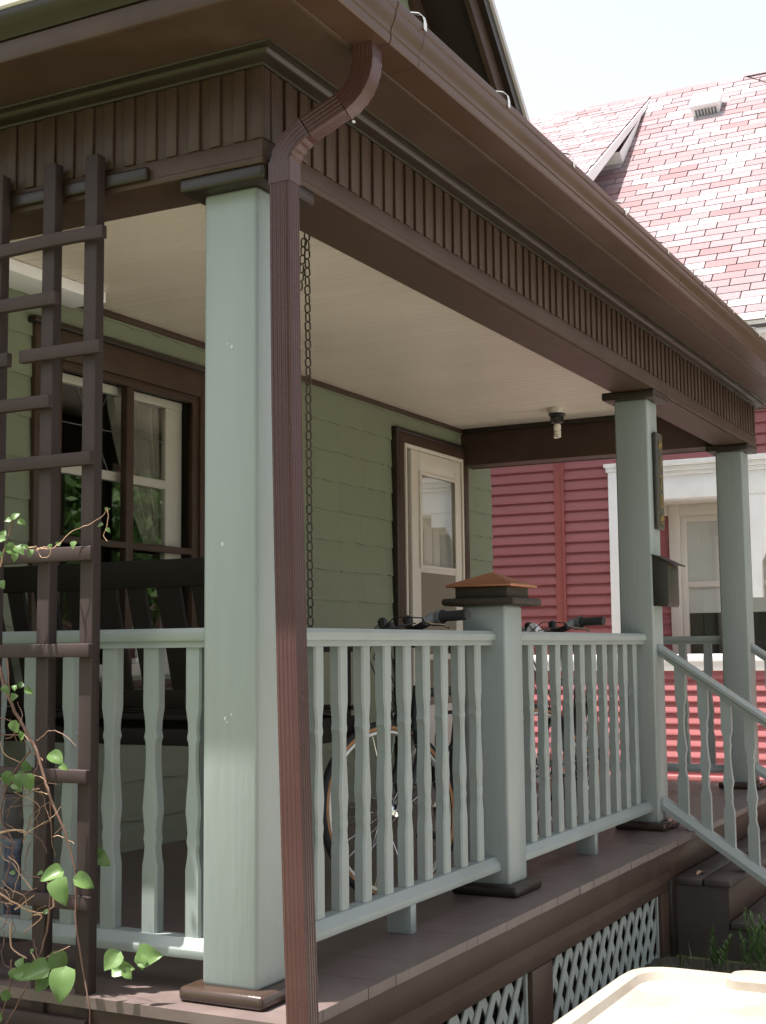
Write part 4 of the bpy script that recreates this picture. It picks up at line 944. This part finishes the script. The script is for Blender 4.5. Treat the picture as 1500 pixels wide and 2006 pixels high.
# ---------------------------------------------------------------- weeds and grass by the steps
def frond(base, h, lean, az, n_=22, dens=1.0):
    mb = MB(); base = Vector(base); d = Vector((math.cos(az) * lean, math.sin(az) * lean, 1)).normalized(); pts = [base + d * h * (i / 6) + Vector((math.cos(az), math.sin(az), 0)) * .25 * lean * h * (i / 6) ** 2 for i in range(7)]
    mb.tube(pts, [.003 * (1 - .6 * i / 7) for i in range(7)], 5)
    for i in range(n_):
        t = .2 + .8 * i / n_; k = min(5, int(t * 6)); p = pts[k].lerp(pts[k + 1], t * 6 - k)
        for s_ in range(2):
            a = random.uniform(0, 6.28); L = h * (.30 - .2 * t) * random.uniform(.6, 1.2); e = p + Vector((math.cos(a) * L * .7, math.sin(a) * L * .7, L * .75))
            w = Vector((-math.sin(a), math.cos(a), 0)) * .0035
            m_ = p.lerp(e, .5) + Vector((0, 0, .01 * h))
            mb.add([p - w * .4, p + w * .4, m_ + w, e, m_ - w], [(0, 1, 2, 3, 4)])
            for q_ in range(3):
                b_ = p.lerp(e, .35 + .2 * q_); aa = a + random.choice((-1, 1)) * .9; f_ = b_ + Vector((math.cos(aa), math.sin(aa), .8)) * L * .3
                mb.add([b_ - w * .4, b_ + w * .4, f_], [(0, 1, 2)])
    return mb
for i, (x, y, h, lab) in enumerate(((3.22, -.42, .19, 'small feathery green weed at the foot of the steps, nearer the lattice'), (3.27, -.60, .27, 'tall feathery green weed in front of the lower step'))):
    t = thing('weed', lab, 'weed', (x, y, GZ), 'weeds by the steps')
    for k in range(3 if i == 0 else 6):
        part('frond', frond((x + random.uniform(-.05, .05), y + random.uniform(-.06, .06), GZ), h * random.uniform(.75, 1.1), random.uniform(.05, .45), random.uniform(0, 6.28)), 'weed', t)
gb = MB()
for i in range(3600):
    r_ = random.random()
    if r_ < .45: x, y = random.uniform(.2, 4.2), random.uniform(-.75, -.16)
    elif r_ < .6: x, y = random.uniform(-1.6, -.2), random.uniform(-.6, 2.0)
    else: x, y = random.uniform(-2.4, 4.6), random.uniform(-3.0, -.3)
    if 3.4 < x < 6.4 and y > -1.0: continue
    h = random.uniform(.02, .085) ; a = random.uniform(0, 6.28); l_ = random.uniform(.1, .6) * h; w = .0035; z = gz(x, y + 5)
    z = GZ + .015
    gb.add([(x - w * math.sin(a), y + w * math.cos(a), z), (x + w * math.sin(a), y - w * math.cos(a), z), (x + l_ * math.cos(a), y + l_ * math.sin(a), z + h)], [(0, 1, 2)])
go = part('grass', gb, 'grassblade', None); go['kind'] = 'stuff'; go['label'] = 'short grass along the porch skirt and in the yard'

# ---------------------------------------------------------------- red neighbouring house
NX = 9.3
nh = thing('red_house', 'red sided neighbouring house with white trim and pink shingle roof', 'house', (11, 1, GZ))
nwl = part('wall', MB().box(NX + .02, NX + .2, 1.93, 9.0, GZ - .1, 3.9).box(NX + .02, NX + .2, -5.0, 1.93, GZ - .1, .70).box(NX + .02, NX + .2, -5.0, 1.93, 2.60, 3.9)
           .box(9.78, 9.9, -5.0, 1.93, .70, 2.60).box(NX + .2, 9.78, 1.94, 2.0, .7, 2.6).box(NX + .2, 9.78, -5, 1.93, .66, .70).box(NX + .2, 16.0, 8.9, 9.0, GZ, 3.9).box(NX + .2, 16, -5.0, -4.9, GZ, 3.9), 'red', nh)
EXP = .1018
def board(y0, y1, z, xo=0.0):
    o = part('siding_board', MB().prism([(NX + xo + .016, z + EXP + .004), (NX + xo + .0185, z + EXP + .004), (NX + xo + .0185, z + .004), (NX + xo - .0075, z), (NX + xo - .0065, z + .012)], 'y', 0, 1), 'red', nwl)
    # rebuild as x profile along y: prism(axis y) takes (x, z)
    o.location.y = 0; o.scale = (1, 1, 1)
    me = o.data
    for v in me.vertices: v.co.y = y0 + (y1 - y0) * v.co.y
    return o
k = 0
for i in range(-13, 34):
    z = 2.666 - EXP * i
    if z > 3.7 or z < -.45: continue
    if z > .80:
        board(2.578, 5.6, z); board(5.603, 8.9, z); board(1.93, 2.474, z)
        if z > 2.62: board(-4.9, 1.929, z)
    else:
        if z < .70: board(-4.9, .6, z, -.012); board(.603, 3.3, z, -.012); board(3.303, 8.9, z, -.012)
for i in range(16):
    z = 2.27 - EXP * i
    board(1.578, 1.93, z, .48)
part('recess_ceiling', MB().box(NX + .251, 9.78, -4.9, 1.93, 2.30, 2.33).box(9.745, 9.779, -4.9, 1.93, 2.20, 2.2995), 'cream', nh)
part('corner_trim', MB().box(NX - .014, NX + .019, 2.500, 2.577, .87, 3.8).box(NX - .022, NX + .019, 2.475, 2.4995, .87, 3.8), 'redtrim', nh, bevel=.004)
part('base_trim', MB().box(NX - .05, NX + .019, -4.9, 8.9, -.285, -.245), 'red', nh, bevel=.004)
part('water_table', MB().box(NX - .055, NX + .019, -4.9, 3.3, .79, .862), 'white', nh, bevel=.006)
part('water_table', MB().box(NX - .030, NX + .019, -4.9, 3.3, .71, .789), 'white', nh, bevel=.004)
part('pilaster', MB().box(NX - .035, NX + .03, 1.926, 2.018, .863, 2.60), 'white', nh, bevel=.004)
part('pilaster_cap', MB().box(NX - .06, NX + .03, 1.905, 2.052, 2.645, 2.682).box(NX - .045, NX + .03, 1.915, 2.035, 2.601, 2.6445), 'white', nh, bevel=.004)
ent = part('entablature', MB().box(NX - .02, NX + .25, -4.9, 1.9, 2.315, 2.532), 'white', nh, bevel=.004)
for z0, z1, o_ in ((2.533, 2.572, .045), (2.573, 2.618, .075), (2.619, 2.668, .115)): part('cornice', MB().box(NX - o_, NX + .019, -4.9, 1.90, z0, z1), 'white', ent, bevel=.006)
part('valance', MB().box(NX - .01, NX + .05, .60, .69, 1.37, 2.314).box(NX - .008, NX + .045, .20, .60, 2.17, 2.314).add([(NX - .006, .6, 2.17), (NX - .006, .6, 1.70), (NX - .006, .35, 2.17), (NX + .04, .6, 2.17), (NX + .04, .6, 1.70), (NX + .04, .35, 2.17)], [(0, 1, 2), (5, 4, 3), (0, 3, 4, 1), (1, 4, 5, 2), (2, 5, 3, 0)]), 'white', ent)
for yy in (-.6, -2.0, -3.4, -4.8): part('porch_column', MB().box(NX - .01, NX + .13, yy, yy + .16, .863, 2.314), 'white', nh, bevel=.006)
wn_ = part('window', MB().box(9.73, 9.775, 1.46, 1.57, .75, 2.30).box(9.73, 9.775, -.1, .0, .75, 2.30).box(9.729, 9.775, .0, 1.46, 2.19, 2.30).box(9.70, 9.775, -.15, 1.6, .72, .76), 'cream', nh, bevel=.004)
part('sash', MB().box(9.745, 9.776, 1.40, 1.459, .76, 2.189).box(9.745, 9.776, 0.001, .08, .76, 2.189).box(9.746, 9.776, .08, 1.40, 2.13, 2.189).box(9.746, 9.776, .08, 1.40, 1.495, 1.55).box(9.746, 9.776, .08, 1.40, .76, .82), 'cream', wn_, bevel=.003)
part('pane', MB().box(9.755, 9.758, .08, 1.40, .82, 1.495), 'glass', wn_)
part('shade', MB().box(9.768, 9.772, .08, 1.40, 1.25, 2.13), 'shade', wn_)
part('pane', MB().box(9.755, 9.758, .08, 1.40, 1.55, 2.13), 'glass', wn_)
rows = [[(9.774 + .004 * math.sin(i * 1.1), .08 + 1.32 * i / 60, z) for i in range(61)] for z in (.82, 1.25)]
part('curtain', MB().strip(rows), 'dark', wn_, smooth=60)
# second window further along the recess
w2 = part('window', MB().box(9.73, 9.775, -.62, -.54, .75, 2.30).box(9.73, 9.775, -1.9, -1.82, .75, 2.30).box(9.729, 9.775, -1.82, -.62, 2.19, 2.30), 'cream', nh, bevel=.004)
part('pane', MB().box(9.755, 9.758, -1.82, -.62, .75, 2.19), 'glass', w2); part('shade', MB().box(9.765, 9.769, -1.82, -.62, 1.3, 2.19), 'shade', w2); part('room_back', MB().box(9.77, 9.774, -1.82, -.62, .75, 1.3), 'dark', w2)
# eave, gutter
part('eave_soffit', MB().box(8.80, NX + .019, -5, 9.2, 3.66, 3.68), 'white', nh)
part('eave_gutter', MB().prism([(8.80, 3.665), (8.80, 3.79), (8.69, 3.79), (8.685, 3.775), (8.70, 3.745), (8.715, 3.70), (8.72, 3.665)], 'y', -5, 9.2), 'white', nh, smooth=30)
part('frieze_board', MB().box(NX - .03, NX + .018, -4.9, 8.9, 3.50, 3.659), 'white', nh, bevel=.004)
# roof
RX0, RZ0, RX1 = 8.70, 3.77, 12.63
RZ1 = RZ0 + (RX1 - RX0)
nr = part('roof', MB().add([(RX0, -5.3, RZ0), (RX0, 9.3, RZ0), (RX1, 9.3, RZ1), (RX1, -5.3, RZ1), (2 * RX1 - RX0, -5.3, RZ0), (2 * RX1 - RX0, 9.3, RZ0),
                            (RX0, -5.3, RZ0 - .06), (RX0, 9.3, RZ0 - .06), (RX1, 9.3, RZ1 - .06), (RX1, -5.3, RZ1 - .06), (2 * RX1 - RX0, -5.3, RZ0 - .06), (2 * RX1 - RX0, 9.3, RZ0 - .06)],
                           [(0, 1, 2, 3), (3, 2, 5, 4), (6, 9, 8, 7), (9, 10, 11, 8), (0, 6, 7, 1), (4, 5, 11, 10), (0, 3, 9, 6), (3, 4, 10, 9), (1, 7, 8, 2), (2, 8, 11, 5)]), 'sh0', nh)
part('gable_end', MB().add([(NX, -4.95, 3.7), (2 * RX1 - NX, -4.95, 3.7), (RX1, -4.95, RZ1 - .4)], [(0, 1, 2)]).add([(NX, 8.95, 3.7), (2 * RX1 - NX, 8.95, 3.7), (RX1, 8.95, RZ1 - .4)], [(0, 1, 2)]), 'red', nh)
def shingle_field(parent, x0, z0, slope, y0, y1, x1, expo, tab, maxpieces):
    th = math.atan(slope); ct, sn = math.cos(th), math.sin(th); L = (x1 - x0) / ct; nrow = int(L / expo); pieces = 0; rest = {}
    me = {}
    base = MB().box(0, expo - .010, 0, tab - .011, 0, .010)
    for key in ('sh1', 'sh2', 'sh3'): me[key] = base.mesh('roof_shingle', M[key], .0)
    cand = []
    for r in range(nrow):
        off = (r % 3) * tab / 3.0 + random.uniform(-.02, .02); y = y0 - off
        key = 'sh2'
        while y < y1:
            rr_ = random.random()
            key = 'sh2' if rr_ < .66 else ('sh3' if rr_ < .84 else 'sh1')
            a, b = max(y, y0), min(y + tab, y1)
            if b - a > .03: cand.append((r, a, b, key))
            y += tab
    def pos(r, a): d = r * expo; return (x0 + d * ct - sn * .002, a, z0 + d * sn + ct * .004)
    vis = []; other = []
    for c in cand:
        p = Vector(pos(c[0], (c[1] + c[2]) / 2)); q_ = p - CAM; zc = q_.dot(fw); u = FPX * q_.dot(rt2) / zc + 750; v = -FPX * q_.dot(up2) / zc + 1003
        inside_ = -10 < u < 1520 and v > -20 and v < 740 and u > 1010 and (v - 220) < (u - 1010) * .86 + 20
        (vis if inside_ else other).append((q_.length, c))
    vis.sort(key=lambda t: t[0]); use = vis[:maxpieces]; other += vis[maxpieces:]
    for _, (r, a, b, key) in use:
        o = obj('roof_shingle', me[key], parent, pos(r, a)); o.rotation_euler = (0, -th + .012, 0); o.scale = (1, (b - a) / tab, random.uniform(.8, 1.3))
    out = {}
    for _, (r, a, b, key) in other:
        mb = out.setdefault(key, MB()); p = pos(r, a); w = (b - a) / tab * (tab - .012)
        P0 = lambda d, h: (p[0] + d * ct - sn * h, p[2] + d * sn + ct * h)
        V = []
        for d, h in ((0, 0), (expo - .010, 0), (expo - .010, .009), (0, .011)):
            xx, zz = P0(d, h); V += [(xx, a, zz), (xx, a + w, zz)]
        mb.add(V, [(0, 1, 7, 6), (6, 7, 5, 4), (0, 6, 4, 2), (1, 3, 5, 7)])
    for key, mb in out.items(): part('far_shingles', mb, key, parent, kind='stuff')
YD = 2.41
shingle_field(nr, RX0 - .02, RZ0 + .005, 1.0, -5.2, YD + .5, RX1 - .03, .128, .308, 300)
# ridge caps
cap = MB().add([(-.13, 0, -.115), (0, 0, .012), (.13, 0, -.115), (-.13, .26, -.115), (0, .26, .020), (.13, .26, -.115), (-.13, 0, -.125), (.13, 0, -.125)], [(0, 1, 4, 3), (1, 2, 5, 4), (0, 6, 1), (1, 7, 2)]).mesh('ridge_shingle', M['sh2'])
for i in range(60): obj('ridge_shingle', cap, nr, (RX1, -5.2 + i * .24, RZ1 + random.uniform(0, .006)))
# shed dormer with a shallower pitch
dm = .70
dr = part('dormer_roof', MB().add([(9.2, YD, RZ1 - dm * (RX1 - 9.2)), (9.2, 9.3, RZ1 - dm * (RX1 - 9.2)), (RX1, 9.3, RZ1), (RX1, YD, RZ1),
                                   (9.2, YD, RZ1 - dm * (RX1 - 9.2) - .05), (9.2, 9.3, RZ1 - dm * (RX1 - 9.2) - .05), (RX1, 9.3, RZ1 - .05), (RX1, YD, RZ1 - .05)],
                                  [(0, 1, 2, 3), (7, 6, 5, 4), (0, 4, 5, 1), (1, 5, 6, 2), (2, 6, 7, 3), (3, 7, 4, 0)]), 'sh0', nh)
shingle_field(dr, 9.18, RZ1 - dm * (RX1 - 9.18) + .004, dm, YD - .01, 9.3, RX1 - .02, .128, .308, 150)
def dz(x): return RZ1 - dm * (RX1 - x)
part('rake_board', MB().add([(x, y, dz(x) + o) for y in (YD - .02, YD + .005) for x, o in ((9.2, -.005), (RX1 - .05, -.005), (RX1 - .05, -.06), (9.2, -.19))], [(0, 1, 2, 3), (7, 6, 5, 4), (0, 4, 5, 1), (1, 5, 6, 2), (2, 6, 7, 3), (3, 7, 4, 0)]), 'white', dr)
part('dormer_cheek', MB().add([(9.9, YD + .30, 9.9 - RX1 + RZ1), (9.9, YD + .30, dz(9.9) - .02), (RX1 - .1, YD + .30, dz(RX1 - .1)), (RX1 - .1, YD + .30, RZ1 - .1)], [(0, 1, 2, 3)]), 'white', dr)
part('rake_soffit', MB().add([(x, y, dz(x) + o) for x in (9.22, RX1 - .1) for y, o in ((YD + .006, -.075), (YD + .30, -.075), (YD + .30, -.06), (YD + .006, -.06))], [(0, 1, 2, 3), (7, 6, 5, 4), (0, 4, 5, 1), (1, 5, 6, 2), (2, 6, 7, 3), (3, 7, 4, 0)]), 'white', dr)
part('rake_return', MB().add([(11.30, YD - .015, 11.30 - RX1 + RZ1 + .02), (11.55, YD - .015, 11.55 - RX1 + RZ1 + .02), (12.12, YD - .015, dz(12.12) - .07), (11.18, YD - .015, dz(11.18) - .19), (11.30, YD + .29, 11.30 - RX1 + RZ1 + .02), (11.55, YD + .29, 11.55 - RX1 + RZ1 + .02), (12.12, YD + .29, dz(12.12) - .07), (11.18, YD + .29, dz(11.18) - .19)],
                             [(0, 1, 2, 3), (7, 6, 5, 4), (0, 4, 5, 1), (1, 5, 6, 2), (3, 7, 4, 0)]), 'white', dr)
# roof vent
vt = part('roof_vent', MB().box(0, 0, 0, 0, 0, 0), 'white', nh) if False else None
vm = Matrix.Translation((12.03, 1.585, 12.03 - RX1 + RZ1 + .02)) @ Matrix.Rotation(-math.radians(45), 4, 'Y')
def vpart(name, mb, m, parent, bevel=0):
    me = mb.mesh(name, M[m], bevel); me.transform(vm); return obj(name, me, parent)
vt = vpart('roof_vent', MB().box(-.14, .14, -.15, .15, 0, .10), 'white', nh)
vpart('vent_hood', MB().box(-.165, .165, -.175, .175, .10, .165), 'white', vt, .02)
vpart('flashing', MB().box(-.27, .22, -.24, .24, -.004, .004), 'white', vt)
for k in range(7): vpart('louvre', MB().box(-.146, -.1405, -.125 + k * .037, -.105 + k * .037, .02, .09), 'grey', vt)

wr = part('overhead_wire', MB().tube([pix(1436, 167, 12.62), pix(1452, 160, 12.55), pix(1475, 156, 12.4), pix(1500, 152, 12.2), pix(1620, 128, 11.4), pix(1900, 60, 10.0)], .011, 6), 'black', None, smooth=60)
tag(wr, 'thin dark wire leaving the ridge of the pink roof', 'wire')
# ---------------------------------------------------------------- garden tree across the yard (seen mirrored in the window), added shade trees
def tree(name, label, x, y, h, crown, seed):
    rnd = random.Random(seed); t = thing(name, label, 'tree', (x, y, GZ))
    tk = MB().tube([(x, y, GZ - .1), (x + .05, y, GZ + .5), (x + .02, y + .05, GZ + h * .35), (x + .1, y + .1, GZ + h * .7)], [.22, .16, .13, .05], 10)
    lm_ = MB(); cs = []
    for k in range(34):
        a = rnd.uniform(0, 6.28); e = rnd.uniform(-.5, 1.2); r_ = crown * rnd.uniform(.45, 1.0); c = Vector((x + r_ * math.cos(a) * math.cos(e), y + r_ * math.sin(a) * math.cos(e), GZ + h * .62 + r_ * math.sin(e) * .9)); cs.append(c)
        if k % 2 == 0: tk.tube([(x + .05, y + .05, GZ + h * rnd.uniform(.3, .55)), (x * .5 + c.x * .5, y * .5 + c.y * .5, c.z - .3), tuple(c)], [.06, .04, .012], 6)
        for j in range(170):
            d = Vector([rnd.gauss(0, 1) for _ in range(3)]); d = d.normalized() * crown * .36 * rnd.random() ** .5; p = c + d; s_ = rnd.uniform(.05, .10) * max(1, crown / 1.5)
            u = Vector([rnd.gauss(0, 1) for _ in range(3)]).normalized(); v = u.cross(Vector([rnd.gauss(0, 1) for _ in range(3)])).normalized()
            lm_.add([p - u * s_, p + v * s_ * .5, p + u * s_, p - v * s_ * .5], [(0, 1, 2, 3)])
    part('trunk', tk, 'bark', t, smooth=60); part('crown', lm_, 'treeleaf', t)
    return t
tree('garden_tree', 'leafy green small tree in the yard right of the porch steps', 7.9, -2.9, 3.8, 1.35, 3)
tree('added_shade_tree', 'added unseen broad leafy tree shading the porch from the left lawn', -8.6, -1.2, 7.5, 3.0, 8)  # added out of view to block low sky and darken the posts
tree('added_shade_tree', 'added unseen broad leafy tree shading the porch from near the street', -6.2, -7.6, 7.5, 3.0, 9)  # second unseen tree, added to cut sky light on the porch
